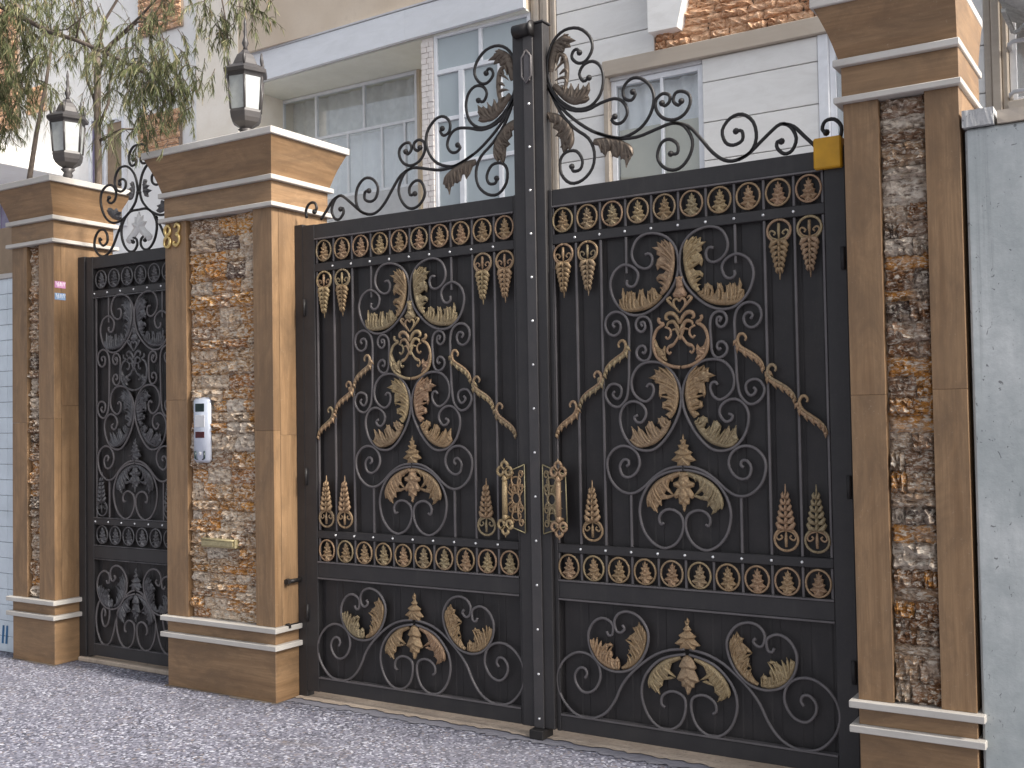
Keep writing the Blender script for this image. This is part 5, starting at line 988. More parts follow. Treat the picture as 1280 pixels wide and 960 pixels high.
# ------------------------------------------------------------------ pedestrian door
DX = -3.122
dr = thing('pedestrian_door', 'black wrought iron pedestrian door between the left and middle pillars', 'door', (DX, 0, 0.045))
part('stile', MB().box(-3.612, -3.548, -0.014, 0.03, 0.045, 2.79, 0.003), M_IRON, dr)
part('stile', MB().box(-2.70, -2.632, -0.014, 0.03, 0.045, 2.79, 0.003), M_IRON, dr)
for z0, z1 in ((2.705, 2.785), (2.507, 2.552), (0.941, 0.985), (0.712, 0.797), (0.05, 0.126)):
    part('rail', MB().box(-3.547, -2.701, -0.0125, 0.029, z0, z1, 0.003), M_IRON, dr)
for zz in (0.1295, 0.7075, 0.8005, 0.989, 2.5025):
    part('rail_lip', MB().box(-3.547, -2.701, -0.0155, 0.020, zz - 0.0035, zz + 0.0035, 0.001), M_PEWTER, dr)
sheet(dr, -3.548, -2.70, 0.05, 2.78, 0.136, DX)
for i in range(6):
    u = (i - 2.5) * 0.1365
    for zz in (ZR1 - 0.003, ZR2 + 0.004):
        o = put('ring_medallion', RING_P, dr, (DX + u, -0.010, zz)); put('palm_leaf', PALM_P, o, (0, 0, -0.004))
for s in (1, -1):
    bar(dr, DX + s * 0.405, 0.986, 2.506, M_SCROLL); bar(dr, DX + s * 0.273, 0.986, 1.25, M_SCROLL)
    bar(dr, DX + s * 0.273, 2.325, 2.506, M_SCROLL)
for zz in (2.531, 0.963):
    for i in range(7): put('rivet', RIVET, dr, (DX + (i - 3) * 0.1365, -0.0125, zz))
motif(dr, DX, 0.955, M_PEWTER, M_SCROLL)
lower_motif(dr, DX, M_PEWTER, M_SCROLL, 0.82, 0.95, 0.105, 0.58)
for s in (1, -1): pendant(dr, DX, s, -0.342, 1.055, -1, M_PEWTER)
CRC = -3.085
for k in ('d1', 'd2', 'd2b', 'd3', 'd4'):
    for s in (1, -1):
        part('crest_scroll', scroll_mb(DATA['Dc'][k], CRC, s, 0.0088, 0.004, tip=2 if k == 'd2' else 1, ball=0.015), M_BLACK, dr, True)
for k in ('dl1', 'dl2'):
    for s in (1, -1): part('crest_leaf', leaf_mb(DATA['Dc'][k], CRC, s, 0.004, 0.010), M_PEWTER, dr, True)
part('crest_leaf', leaf_mb(full(DATA['Dc']['dp']), CRC, 1, 0.004, 0.012), M_PALE, dr, True)
t = thing('door_jamb', 'black steel door jamb fixed to the left pillar beside the pedestrian door', 'door jamb', (-3.66, 0, 0))
part('post', MB().box(-3.713, -3.640, -0.012, 0.05, 0.001, 2.80, 0.003), M_IRON, t)
part('stop', MB().box(-3.6395, -3.614, -0.002, 0.05, 0.001, 2.795, 0.002), M_IRON, t)

# ------------------------------------------------------------------ fittings on the pillars
ic = thing('intercom', 'tall silver intercom panel on the brick face of the middle pillar', 'intercom', (-2.265, -0.2, 1.58))
YB = -0.178
part('housing', MB().box(-2.338, -2.192, YB - 0.035, YB + 0.012, 1.383, 1.783, 0.02), M_SILVER, ic, True)
YI = YB - 0.0352
part('camera_window', MB().box(-2.304, -2.226, YI - 0.003, YI + 0.004, 1.695, 1.745, 0.002), M_DARKGL, ic)
part('speaker_plate', MB().box(-2.308, -2.222, YI - 0.002, YI + 0.004, 1.60, 1.675, 0.002), M_FRAMEG, ic)
part('display', MB().box(-2.304, -2.226, YI - 0.003, YI + 0.004, 1.535, 1.573, 0.002), M_RED, ic)
for xx, sg in ((-2.305, 1), (-2.225, -1)):
    mb = MB().tube([(xx, YI - 0.002, 1.455), (xx, YI - 0.002, 1.425), (xx, YI - 0.002, 1.41)], 0.006, 6)
    mb.tube([(xx, YI - 0.002, 1.41), (xx + sg * 0.018, YI - 0.002, 1.403)], 0.004, 6)
    part('key_slot', mb, M_DARKGL, ic, True)
part('button', MB().box(-2.275, -2.255, YI - 0.003, YI + 0.003, 1.43, 1.45, 0.003), M_FRAMEG, ic)
ml = thing('mail_slot', 'narrow aged brass mail slot low on the brick face of the middle pillar', 'mail slot', (-2.11, -0.2, 0.9))
part('plate', MB().box(-2.262, -1.965, -0.215, -0.17, 0.875, 0.929, 0.005), M_BRASSD, ml)
part('flap', MB().box(-2.245, -1.982, -0.223, -0.2155, 0.884, 0.917, 0.004), M_BRASSD, ml)
part('hinge', MB().tube([(-2.25, -0.219, 0.9215), (-1.977, -0.219, 0.9215)], 0.006, 8), M_BRASSD, ml, True)
hn = thing('house_number', 'brass house number 83 at the top left of the middle pillar', 'house number', (-2.52, -0.2, 2.8))
def digit(pts, cx, cz, w, h):
    q = smooth_path(pts, 4)
    m = len(q)
    return MB().tube([(cx + a * w + 0.12 * b * w, -0.207, cz + b * h) for a, b in q], 0.0105, 7, lambda t: 0.75 + 0.45 * math.sin(t * math.pi * 3) ** 2)
eight = [(0.32, 0.36), (0.0, 0.5), (-0.34, 0.36), (-0.28, 0.12), (0.05, 0.0), (0.38, -0.18), (0.34, -0.42), (0.0, -0.5), (-0.38, -0.4), (-0.38, -0.16), (-0.05, 0.02), (0.3, 0.15), (0.32, 0.36)]
three = [(-0.34, 0.34), (-0.05, 0.5), (0.3, 0.38), (0.26, 0.12), (-0.05, 0.02), (0.3, -0.08), (0.36, -0.34), (0.05, -0.5), (-0.32, -0.42), (-0.36, -0.28)]
part('digit', digit(eight, -2.552, 2.80, 0.066, 0.135), M_BRASS, hn, True)
part('digit', digit(three, -2.468, 2.804, 0.066, 0.135), M_BRASS, hn, True)
for z0, mat, lab in ((2.572, M_PINK, 'small pink sticker with white print on the flank of the left pillar'), (2.49, M_BLUE, 'small blue sticker with white print on the flank of the left pillar')):
    st = thing('sticker', lab, 'sticker', (-3.715, -0.15, z0), 'stickers on the left pillar')
    part('film', MB().box(-3.7150, -3.7138, -0.194, -0.110, z0, z0 + 0.046), mat, st)
    mb = MB(); X = -3.7134
    for pl in ([(-0.185, 0.043), (-0.178, 0.02), (-0.165, 0.042), (-0.170, 0.008)], [(-0.155, 0.012), (-0.15, 0.04), (-0.14, 0.034), (-0.138, 0.012)], [(-0.128, 0.04), (-0.122, 0.014), (-0.114, 0.04)]):
        mb.tube([(X, y, z0 + dz) for y, dz in pl], 0.0028, 5)
    part('print', mb, M_WINK, st)

# ------------------------------------------------------------------ lanterns
def lantern(x, y, z, label):
    t = thing('lantern', label, 'lantern', (x, y, z), 'lanterns on the pillar caps')
    n = 6; ph = rad(12)
    V = lambda r, k, zz: (x + r * math.cos(2 * math.pi * k / n + ph), y + r * math.sin(2 * math.pi * k / n + ph), z + zz)
    mb = MB().lathe([(0.07, 0), (0.072, 0.012), (0.03, 0.03), (0.024, 0.07), (0.036, 0.09), (0.028, 0.11), (0.05, 0.135)], x, y, 14, z)
    part('pedestal', mb, M_STRIP, t, True)
    part('bowl', MB().lathe([(0.03, 0.136), (0.055, 0.155), (0.088, 0.175), (0.102, 0.20), (0.108, 0.235), (0.104, 0.252)], x, y, n, z, ph), M_STRIP, t)
    for k in range(n):
        a0, a1, b0, b1 = V(0.100, k, 0.253), V(0.100, k + 1, 0.253), V(0.116, k, 0.455), V(0.116, k + 1, 0.455)
        c = Vector((x, y, z + 0.35))
        inn = lambda p: tuple(Vector(p) + (Vector((c.x, c.y, p[2])) - Vector(p)) * 0.05)
        A = [a0, a1, b1, b0]; B = [inn(p) for p in A]
        part('glass_pane', MB().add(A + B, [(0, 1, 2, 3), (7, 6, 5, 4), (0, 4, 5, 1), (1, 5, 6, 2), (2, 6, 7, 3), (3, 7, 4, 0)]), M_LGLASS, t)
        part('rib', MB().tube([V(0.103, k, 0.252), V(0.120, k, 0.457)], 0.0075, 5), M_STRIP, t, True)
        part('spike', MB().tube([V(0.118, k, 0.515), V(0.118, k, 0.55), V(0.118, k, 0.565), V(0.118, k, 0.605)], 0.008, 6, lambda q: 1.3 if 0.3 < q < 0.7 else 0.6), M_STRIP, t, True)
    part('roof', MB().lathe([(0.120, 0.456), (0.126, 0.475), (0.146, 0.48), (0.150, 0.50), (0.140, 0.508), (0.125, 0.52), (0.085, 0.54), (0.07, 0.575), (0.055, 0.605), (0.03, 0.625), (0.02, 0.64)], x, y, n, z, ph), M_STRIP, t)
    part('finial', MB().lathe([(0.016, 0.641), (0.012, 0.66), (0.022, 0.685), (0.014, 0.71), (0.008, 0.73), (0.012, 0.76), (0.007, 0.79), (0.010, 0.81), (0.004, 0.85)], x, y, 8, z), M_STRIP, t, True)
    return t
lantern(-2.115, 0.045, 3.327, 'black lantern with white glass on the middle pillar')
lantern(-3.90, 0.045, 3.322, 'black lantern with white glass on the left pillar among branches')

# ------------------------------------------------------------------ side walls
gw = thing('plastered_wall', 'pale grey pitted plaster wall right of the gate', 'wall', (3.0, -0.08, 0))
part('render', MB().box(2.128, 5.5, -0.19, 0.10, 0.0, 2.745, 0.01), M_PLASTER, gw)
def rough_block(x0, x1, y0, y1, z0, z1, seed, amp=0.008, nx=10):
    rr = random.Random(seed); mb = MB(); prof = [(y0, z0), (y0, (z0 + z1) / 2), (y0, z1), ((y0 + y1) / 2, z1), (y1, z1), (y1, z0)]
    m = len(prof)
    for i in range(nx + 1):
        for y, z in prof: mb.v.append((x0 + (x1 - x0) * i / nx, y + rr.uniform(-amp, amp), z + rr.uniform(-amp, amp)))
    for i in range(nx):
        for k in range(m):
            mb.f.append((i * m + k, i * m + (k + 1) % m, (i + 1) * m + (k + 1) % m, (i + 1) * m + k)[::-1])
    mb.f.append(tuple(range(m))); mb.f.append(tuple(range(nx * m + m - 1, nx * m - 1, -1)))
    return mb
part('coping_stone', rough_block(2.122, 2.238, -0.21, 0.12, 2.748, 2.815, 1, 0.0012, 14), M_COPING, gw)
part('coping_stone', rough_block(2.25, 3.4, -0.20, 0.12, 2.748, 2.80, 2, 0.0012, 30), M_BEIGE, gw)
part('coping_stone', rough_block(3.41, 5.5, -0.20, 0.12, 2.748, 2.80, 3, 0.0012, 30), M_BEIGE, gw)

tw = thing('tiled_wall', 'pale tiled wall at the far left beside the left pillar', 'wall', (-4.7, 0, 0))
part('backing', MB().box(-5.6, -4.2, -0.085, 0.12, 0.0, 2.70), M_MORTAR, tw)
TILE = MB().box(-0.1, 0.1, -0.008, 0.008, -0.055, 0.055, 0.003).mesh('tile', M_TILE)
for j in range(24):
    for i in range(7):
        x = -4.302 - 0.204 * i + (0.0 if j % 2 else 0.0)
        o = put('tile', TILE, tw, (x, -0.0935 + random.uniform(-0.001, 0.001), 0.057 + j * 0.1125))
part('coping', MB().box(-5.6, -4.202, -0.12, 0.14, 2.70, 2.735, 0.004), M_MOULD, tw)
part('screen_panel', MB().box(-5.6, -4.30, -0.02, 0.02, 2.736, 3.10, 0.003), M_BROWN, tw)
part('screen_post', MB().box(-4.298, -4.262, -0.03, 0.03, 2.736, 3.12, 0.003), M_FRAME, tw)
mb = MB()
for dx in (0.0, 0.045):
    mb.prism([(-4.475 + dx, 0.06), (-4.452 + dx, 0.06), (-4.442 + dx, 0.19), (-4.462 + dx, 0.19)], -0.1045, -0.1030)
part('painted_mark', mb, M_INKB, tw)

# ------------------------------------------------------------------ house behind the gate
H = thing('house', 'two storey house of white slabs, orange rubble and windows behind the gate', 'house', (-3.0, 4.1, 0))
def hb(name, x0, x1, y0, y1, z0, z1, mat, b=0.0, label=None): return part(name, MB().box(x0, x1, y0, y1, z0, z1, b), mat, H, False, label)
F = 4.1
hb('wing_wall', -7.15, -6.44, F + 0.02, 5.6, 0.0, 9.0, M_CREAM)
hb('upper_wall', -6.4395, -2.52, F + 0.022, 5.6, 5.92, 9.0, M_TANW)
# canopy fascia: left end a little further back
fa = MB()
def quad_prism(x0, y0, x1, y1, depth, za, zb, zc, zd):
    v = [(x0, y0, za), (x1, y1, zc), (x1, y1 + depth, zc), (x0, y0 + depth, za), (x0, y0, zb), (x1, y1, zd), (x1, y1 + depth, zd), (x0, y0 + depth, zb)]
    return MB().add(v, [(0, 3, 2, 1), (4, 5, 6, 7), (0, 1, 5, 4), (1, 2, 6, 5), (2, 3, 7, 6), (3, 0, 4, 7)])
XM = -3.95
part('fascia_slab', quad_prism(-6.437, 4.20, XM - 0.001, 4.06, 0.05, 5.57, 5.905, 5.57, 5.885), M_FASC, H)
part('fascia_slab', quad_prism(XM + 0.001, 4.06, -2.46, 4.0, 0.05, 5.57, 5.885, 5.57, 5.875), M_FASC, H)
part('fascia_capping', quad_prism(-6.437, 4.18, -2.46, 3.98, 0.10, 5.906, 5.925, 5.886, 5.905), M_FRAMEG, H)
part('soffit', quad_prism(-6.437, 4.2505, -2.46, 4.0515, 1.15, 5.556, 5.572, 5.556, 5.572), M_SOFFIT, H)
part('canopy_slab', quad_prism(-6.437, 4.2525, -2.46, 4.0535, 1.14, 5.5725, 5.86, 5.5725, 5.86), M_TANW, H)
# recessed window
W = 4.85
hb('recess_jamb', -6.9, -6.47, W + 0.02, W + 0.4, 0.0, 5.552, M_TANW)
hb('recess_floor', -6.438, -3.8, F + 0.05, W + 0.5, 3.55, 3.75, M_SOFFIT)
hb('lower_wall', -6.438, -2.5, F + 0.3, F + 0.5, 0.0, 3.549, M_WHITEW)
def window(x0, x1, z0, z1, y, xs_up, xs_low, zt, mat, glass, cur_up, cur_low, fw=0.032):
    fr = MB()
    fr.box(x0, x0 + fw, y, y + 0.05, z0, z1, 0.003); fr.box(x1 - fw, x1, y, y + 0.05, z0, z1, 0.003)
    fr.box(x0 + fw, x1 - fw, y + 0.001, y + 0.049, z1 - fw, z1, 0.003); fr.box(x0 + fw, x1 - fw, y + 0.001, y + 0.049, z0, z0 + fw, 0.003)
    if zt: fr.box(x0 + fw, x1 - fw, y + 0.001, y + 0.049, zt - fw / 2, zt + fw / 2, 0.003)
    o = part('window', fr, mat, H)
    rows = [(zt + fw / 2, z1 - fw, xs_up, cur_up), (z0 + fw, zt - fw / 2, xs_low, cur_low)] if zt else [(z0 + fw, z1 - fw, xs_up, cur_up)]
    for za, zb, xs, cur in rows:
        ed = [x0 + fw] + list(xs) + [x1 - fw]
        for i in range(len(ed) - 1):
            a = ed[i] + (0.014 if i else 0); b = ed[i + 1] - (0.014 if i + 2 < len(ed) else 0)
            if i: part('mullion', MB().box(ed[i] - 0.0135, ed[i] + 0.0135, y + 0.002, y + 0.046, za, zb, 0.003), mat, o)
            part('pane', MB().box(a, b, y + 0.02, y + 0.027, za, zb), glass, o)
        if cur:
            n = max(16, int((x1 - x0) * 40)); v = []; f = []
            for i in range(n + 1):
                x = x0 + (x1 - x0) * i / n
                yy = y + 0.16 + 0.022 * math.sin(i * 0.9 + 0.6 * math.sin(i * 0.23)) + 0.012 * math.sin(i * 0.37)
                v += [(x, yy, za - 0.02), (x, yy, zb + 0.02)]
            f = [(2 * i, 2 * i + 2, 2 * i + 3, 2 * i + 1) for i in range(n)]
            part('curtain', MB().add(v, f), cur, o, True)
    return o
window(-6.47, -4.395, 4.25, 5.552, W, (-5.91, -5.17), (-5.42, -4.91, -4.58), 5.0, M_FRAME, M_GLASS, M_CURT, M_CURTL, 0.034)
hb('room_back', -6.47, -2.5, W + 0.5, W + 0.55, 3.6, 5.5, M_SOFFIT)
hb('spandrel', -6.47, -4.395, W + 0.005, W + 0.05, 3.751, 4.249, M_FRAMEG)
# white brick pier
hb('pier', -3.765, -3.625, F + 0.02, W + 0.1, 0.0, 5.552, M_WBRICK)
hb('recess_cheek', -4.394, -4.36, W - 0.0, W + 0.3, 3.75, 5.552, M_TANW)
PB = [MB().box(-0.5, 0.5, -0.5, 0.5, -0.5, 0.5, 0.04).mesh('pier_brick', M_WBRICK)]
zz = 3.5; j = 0
while zz < 5.5:
    for a, b in (((-3.768, -3.70), (-3.697, -3.622)) if j % 2 else ((-3.768, -3.675), (-3.672, -3.622))):
        o = put('brick', PB[0], H, ((a + b) / 2, F + 0.012 + random.uniform(0, 0.006), zz + 0.03)); o.scale = (b - a - 0.004, 0.03, 0.054)
    zz += 0.0575; j += 1
# second window, frosted panes
Y2 = F + 0.02
def frame2():
    fr = MB(); w = 0.045
    fr.box(-3.62, -3.585, Y2, Y2 + 0.06, 3.2, 5.56, 0.003)
    fr.box(-3.585, -2.50, Y2 + 0.001, Y2 + 0.059, 5.15, 5.195, 0.003)
    fr.box(-3.585, -2.50, Y2 + 0.001, Y2 + 0.059, 3.2, 3.245, 0.003)
    fr.box(-2.5, -2.46, Y2, Y2 + 0.06, 3.2, 5.56, 0.003)
    fr.box(-3.585, -2.50, Y2 + 0.001, Y2 + 0.059, 5.53, 5.56, 0.003)
    o = part('window', fr, M_FRAME, H)
    for a, b in ((-3.068, -3.03),): part('mullion', MB().box(a, b, Y2 + 0.002, Y2 + 0.058, 5.196, 5.529, 0.003), M_FRAME, o)
    for a, b in ((-3.315, -3.255), (-2.845, -2.80)): part('mullion', MB().box(a, b, Y2 - 0.004, Y2 + 0.058, 3.246, 5.149, 0.003), M_FRAME, o)
    for a, b in ((-3.584, -3.316), (-3.254, -2.846), (-2.799, -2.501)):
        for z_ in (4.68, 4.22): part('glazing_bar', MB().box(a, b, Y2 + 0.003, Y2 + 0.057, z_ - 0.02, z_ + 0.02, 0.003), M_FRAME, o)
        for za, zb in ((4.701, 5.148), (4.241, 4.659), (3.247, 4.199)):
            part('pane', MB().box(a, b, Y2 + 0.03, Y2 + 0.036, za, zb), M_FROST, o)
    for a, b in ((-3.584, -3.069), (-3.029, -2.501)): part('pane', MB().box(a, b, Y2 + 0.03, Y2 + 0.036, 5.196, 5.529), M_FROST, o)
frame2()
# fluted beige trim and white slabs
for i, (a, b, y) in enumerate(((-2.455, -2.41, 0.02), (-2.408, -2.35, -0.01), (-2.348, -2.30, 0.01), (-2.298, -2.24, -0.02), (-2.238, -2.20, 0.01), (-2.198, -2.16, -0.01))):
    hb('trim_fillet', a, b, F + y, F + 0.3, 2.5, 9.0, M_BEIGE, 0.008)
def slab_wall(x0, x1, zs, y, mat=M_SLAB):
    for a, b in zip(zs[:-1], zs[1:]): hb('stone_slab', x0, x1, y, y + 0.04, a + 0.004, b - 0.004, mat, 0.004)
for a, b, za, zb in ((-2.158, -1.606, 0, 4.757), (-0.698, 0.41, 0, 4.757), (1.001, 1.768, 0, 4.757), (-1.605, -0.699, 0, 2.899), (0.411, 1.0, 0, 2.499), (1.769, 3.6, 0, 3.934), (-2.158, 1.768, 4.758, 9.0), (1.769, 3.6, 6.001, 9.0)):
    hb('slab_backing', a, b, F + 0.041, F + 0.45, za, zb, M_MORTAR)
hb('room_back', -2.1, 3.6, F + 0.6, F + 0.65, 2.0, 6.2, M_SOFFIT)
slab_wall(-2.155, -1.145, [4.80, 5.13, 5.46, 5.80, 6.15, 6.6, 7.2], F)
slab_wall(-2.155, -1.66, [2.0, 2.45, 2.9, 3.3, 3.7, 4.03, 4.42, 4.80], F)
hb('band_course', -1.655, 1.0, F - 0.05, F + 0.04, 4.755, 4.90, M_BEIGE, 0.006)
hb('window_surround', -1.655, -1.605, F - 0.03, F + 0.04, 2.5, 4.754, M_BEIGE, 0.005)
# trapezoid keystone block
part('keystone', MB().prism([(-1.142, 5.04), (-0.865, 5.035), (-0.80, 5.29), (-0.72, 5.65), (-0.72, 5.9), (-1.142, 5.9)], F - 0.14, F + 0.04), M_SLAB, H)
RUB = []
for q in range(6):
    rr = random.Random(q); mb = MB(); nx, nz = 9, 4; idx = {}
    for j in range(nz + 1):
        for i in range(nx + 1):
            e = i in (0, nx) or j in (0, nz)
            idx[(i, j)] = len(mb.v); mb.v.append((i / nx - 0.5 + rr.uniform(-.03, .03), -rr.uniform(0.2, 1.0) if not e else rr.uniform(-0.2, 0.3), j / nz - 0.5 + rr.uniform(-.07, .07)))
    for j in range(nz):
        for i in range(nx): mb.f.append((idx[(i, j)], idx[(i + 1, j)], idx[(i + 1, j + 1)], idx[(i, j + 1)]))
    RUB.append(mb.mesh('rubble_brick', M_ORANGE))
lay_bricks(H, -1.14, 1.0, F + 0.01, 4.902, 6.2, 0.072, 0.27, 0.05, RUB, 5)
# window with cream glass, right slabs, narrow window
window(-1.604, -0.70, 2.9, 4.72, F + 0.03, (-1.10,), (), None, M_FRAME, M_GLASS, M_CURTL, None, 0.05)
hb('window_head', -1.604, -0.70, F + 0.01, F + 0.08, 4.721, 4.754, M_FRAMEG)
hb('frosted_screen', -1.55, -0.75, F + 0.09, F + 0.11, 2.95, 4.27, M_FROST2)
slab_wall(-0.693, 0.322, [2.3, 2.75, 3.15, 3.50, 3.85, 4.185, 4.54, 4.754], F)
part('window', MB().box(0.326, 0.41, F - 0.01, F + 0.04, 2.5, 4.753, 0.004), M_FRAME, H)
window(0.412, 1.0, 2.5, 4.73, F + 0.03, (0.72,), (), None, M_FRAME, M_GLASS, M_CURTL, None, 0.05)
slab_wall(1.002, 1.60, [2.5, 2.95, 3.3, 3.75, 4.05, 4.42, 4.92, 5.35, 5.8, 6.2], F)
for a, b, y in ((1.603, 1.655, -0.03), (1.657, 1.72, -0.06), (1.722, 1.765, -0.03)):
    hb('window_surround', a, b, F + y, F + 0.04, 2.5, 9.0, M_BEIGE, 0.008)
# barred window at far right
hb('sill', 1.77, 3.4, F - 0.12, F + 0.04, 3.84, 3.93, M_BEIGE, 0.006)
window(1.77, 3.4, 3.935, 6.0, F + 0.03, (1.95, 2.4, 2.9), (), None, M_FRAME, M_GLASS, M_CURTL, None, 0.05)
grl = MB()
for zz in (4.0, 4.38, 4.8):
    grl.tube([(1.775, F + 0.02, zz - 0.03), (1.785, F - 0.07, zz - 0.01), (1.81, F - 0.085, zz), (3.3, F - 0.085, zz)], 0.017, 8)
for k in range(10):
    grl.tube([(1.90 + k * 0.15, F - 0.085, 3.97), (1.90 + k * 0.15, F - 0.085, 5.3)], 0.008, 6)
part('window_grille', grl, M_FRAMEG, H, True)
cb = thing('metal_cooler', 'weathered grey metal box hung outside the far right window', 'air cooler', (2.1, 3.6, 4.5))
part('casing', MB().loft([(2.0, 2.4, 3.66, 3.9, 4.40), (1.79, 2.6, 3.45, 3.98, 4.53), (1.79, 2.6, 3.45, 3.98, 5.3)]), M_GALV, cb)
part('louvre', MB().box(1.84, 2.55, 3.43, 3.449, 4.60, 5.2, 0.004), M_GALV, cb)
part('bracket', MB().box(1.80, 1.83, 3.5, 4.02, 4.44, 4.47, 0.003), M_GALV, cb)
part('drain_pipe', MB().tube([(2.02, 3.60, 4.40), (1.97, 3.55, 4.36), (1.90, 3.62, 4.33), (1.86, 3.75, 4.36)], 0.016, 8), M_GALV, cb, True)

# ------------------------------------------------------------------ house further left
N = thing('white_house', 'white rendered house with orange brick panels behind the branches at left', 'house', (-11, 5.6, 0))
def nb(name, x0, x1, y0, y1, z0, z1, mat, b=0.0): return part(name, MB().box(x0, x1, y0, y1, z0, z1, b), mat, N)
G0 = 5.6
nb('wall', -20, -7.4, G0, G0 + 2, 0, 11, M_WHITEW)
nb('gable', -7.399, -6.9, G0 + 0.3, G0 + 2, 0, 11, M_WHITEW)
for x0, x1, z0, z1 in ((-9.98, -9.06, 7.25, 9.2), (-12.66, -12.2, 6.56, 6.98), (-10.0, -9.1, 5.5, 6.05), (-13.8, -12.9, 6.4, 8.4)):
    p_ = nb('brick_panel', x0, x1, G0 - 0.04, G0 - 0.002, z0, z1, M_MORTAR)
    rr = random.Random(int(x0 * 10)); z = z0
    while z < z1 - 0.03:
        x = x0 + (0.0 if int((z - z0) / 0.085) % 2 else -0.1)
        while x < x1:
            a = max(x, x0); b = min(x + 0.24, x1)
            if b - a > 0.03:
                o = put('brick', rr.choice(RUB), p_, ((a + b) / 2, G0 - 0.045, z + 0.042)); o.scale = (b - a - 0.006, 0.03, 0.078)
            x += 0.245
        z += 0.085
def nwin(x0, x1, z0, z1, mat, name='pane'):
    fr = MB(); w = 0.06
    fr.box(x0 - w, x0, G0 - 0.06, G0 - 0.002, z0 - w, z1 + w, 0.004); fr.box(x1, x1 + w, G0 - 0.06, G0 - 0.002, z0 - w, z1 + w, 0.004)
    fr.box(x0, x1, G0 - 0.059, G0 - 0.003, z1, z1 + w, 0.004); fr.box(x0, x1, G0 - 0.059, G0 - 0.003, z0 - w, z0, 0.004)
    o = part('window', fr, M_FRAME, N); part(name, MB().box(x0, x1, G0 - 0.03, G0 - 0.003, z0, z1), mat, o)
nwin(-11.05, -10.85, 4.6, 6.2, M_PURP); nwin(-10.70, -10.35, 4.6, 6.1, M_BROWN, 'shutter'); nwin(-13.4, -12.9, 4.4, 5.6, M_PURP)
nb('balcony_slab', -18, -11.7, G0 - 1.1, G0 - 0.003, 5.45, 5.75, M_WHITEW, 0.01)
rl = MB()
for zz in (6.0, 6.25): rl.tube([(-18, G0 - 1.05, zz), (-12.2, G0 - 1.05, zz)], 0.03, 6)
for k in range(9): rl.tube([(-12.2 - k * 0.7, G0 - 1.05, 5.75), (-12.2 - k * 0.7, G0 - 1.05, 6.25)], 0.025, 6)
part('balcony_railing', rl, M_GREYM, N, True)

# ------------------------------------------------------------------ trees
def jitter_path(a, b, n, amp, rr, sag=0.0):
    a, b = Vector(a), Vector(b); out = []
    for i in range(n + 1):
        t = i / n; p = a.lerp(b, t)
        if 0 < i < n: p += Vector((rr.uniform(-amp, amp), rr.uniform(-amp, amp), rr.uniform(-amp, amp)))
        p.z -= sag * t * (1 - t) * 4 * 0.25
        out.append(p)
    return out
class Crown:
    def __init__(s, seed): s.mb = MB(); s.r = random.Random(seed); s.tw = MB()
    def strand(s, p, L, w, d=None):
        r = s.r; p = Vector(p)
        d = Vector(d) if d else Vector((r.uniform(-0.5, 0.5), r.uniform(-0.5, 0.5), -r.uniform(0.5, 1.2)))
        d.normalize(); pts = [p]; seg = 3
        for i in range(seg):
            d = (d + Vector((r.uniform(-.25, .25), r.uniform(-.25, .25), -0.25))).normalized(); p = p + d * (L / seg); pts.append(p.copy())
        side = d.cross(Vector((r.uniform(-1, 1), r.uniform(-1, 1), r.uniform(-.3, .3))))
        if side.length < 1e-3: side = Vector((1, 0, 0))
        side.normalize(); v = []; f = []
        for i, q in enumerate(pts):
            ww = w * (0.7, 1.0, 0.8, 0.15)[i]; v += [tuple(q - side * ww), tuple(q + side * ww)]
        for i in range(seg): f.append((2 * i, 2 * i + 1, 2 * i + 3, 2 * i + 2))
        s.mb.add(v, f)
    def spray(s, base, L, n, sl, droop=True):
        """a drooping twig feathered with needles"""
        r = s.r; base = Vector(base)
        d = Vector((r.uniform(-1, 1), r.uniform(-0.7, 0.7), r.uniform(-0.9, 0.25))).normalized(); p = base; P = [p.copy()]
        for i in range(5):
            d = (d + Vector((r.uniform(-.2, .2), r.uniform(-.2, .2), -0.28))).normalized(); p = p + d * (L / 5); P.append(p.copy())
        s.tw.tube(P, 0.0022, 4, lambda t: 1.2 - 0.8 * t)
        for i in range(n):
            t = r.uniform(0.1, 1.0) * 5; k = min(int(t), 4); q = P[k].lerp(P[k + 1], t - k)
            dd = (P[k + 1] - P[k]).normalized() + Vector((r.uniform(-.8, .8), r.uniform(-.8, .8), r.uniform(-.9, .3)))
            s.strand(q, sl * r.uniform(0.6, 1.3), 0.0019 * r.uniform(0.7, 1.6), dd)
        return P

# street tree: its trunk stands beyond the left edge, branches hang over the pillars
st = thing('street_tree', 'drooping feathery tree whose branch hangs over the left and middle pillars', 'tree', (-5.6, -0.55, 0))
rr = random.Random(3)
part('trunk', MB().tube(jitter_path((-5.6, -0.55, 0), (-5.5, -0.5, 5.6), 10, 0.03, rr), 0.13, 10, lambda t: 1.15 - 0.5 * t), M_BARK, st, True)
main = [(-5.52, -0.5, 5.0), (-4.9, -0.4, 4.83), (-4.17, -0.3, 4.59), (-3.63, -0.3, 4.30), (-3.33, -0.3, 4.18), (-3.04, -0.3, 4.04), (-2.73, -0.3, 3.88), (-2.5, -0.31, 3.74), (-2.36, -0.32, 3.64)]
part('branch', MB().tube(main, 0.0155, 7, lambda t: 1.5 - 1.2 * t), M_BARK, st, True)
br2 = [(-3.04, -0.3, 4.04), (-2.95, -0.32, 4.07), (-2.62, -0.35, 4.17), (-2.42, -0.36, 4.26), (-2.2, -0.38, 4.36)]
part('branch', MB().tube(br2, 0.011, 6, lambda t: 1.0 - 0.6 * t), M_BARK, st, True)
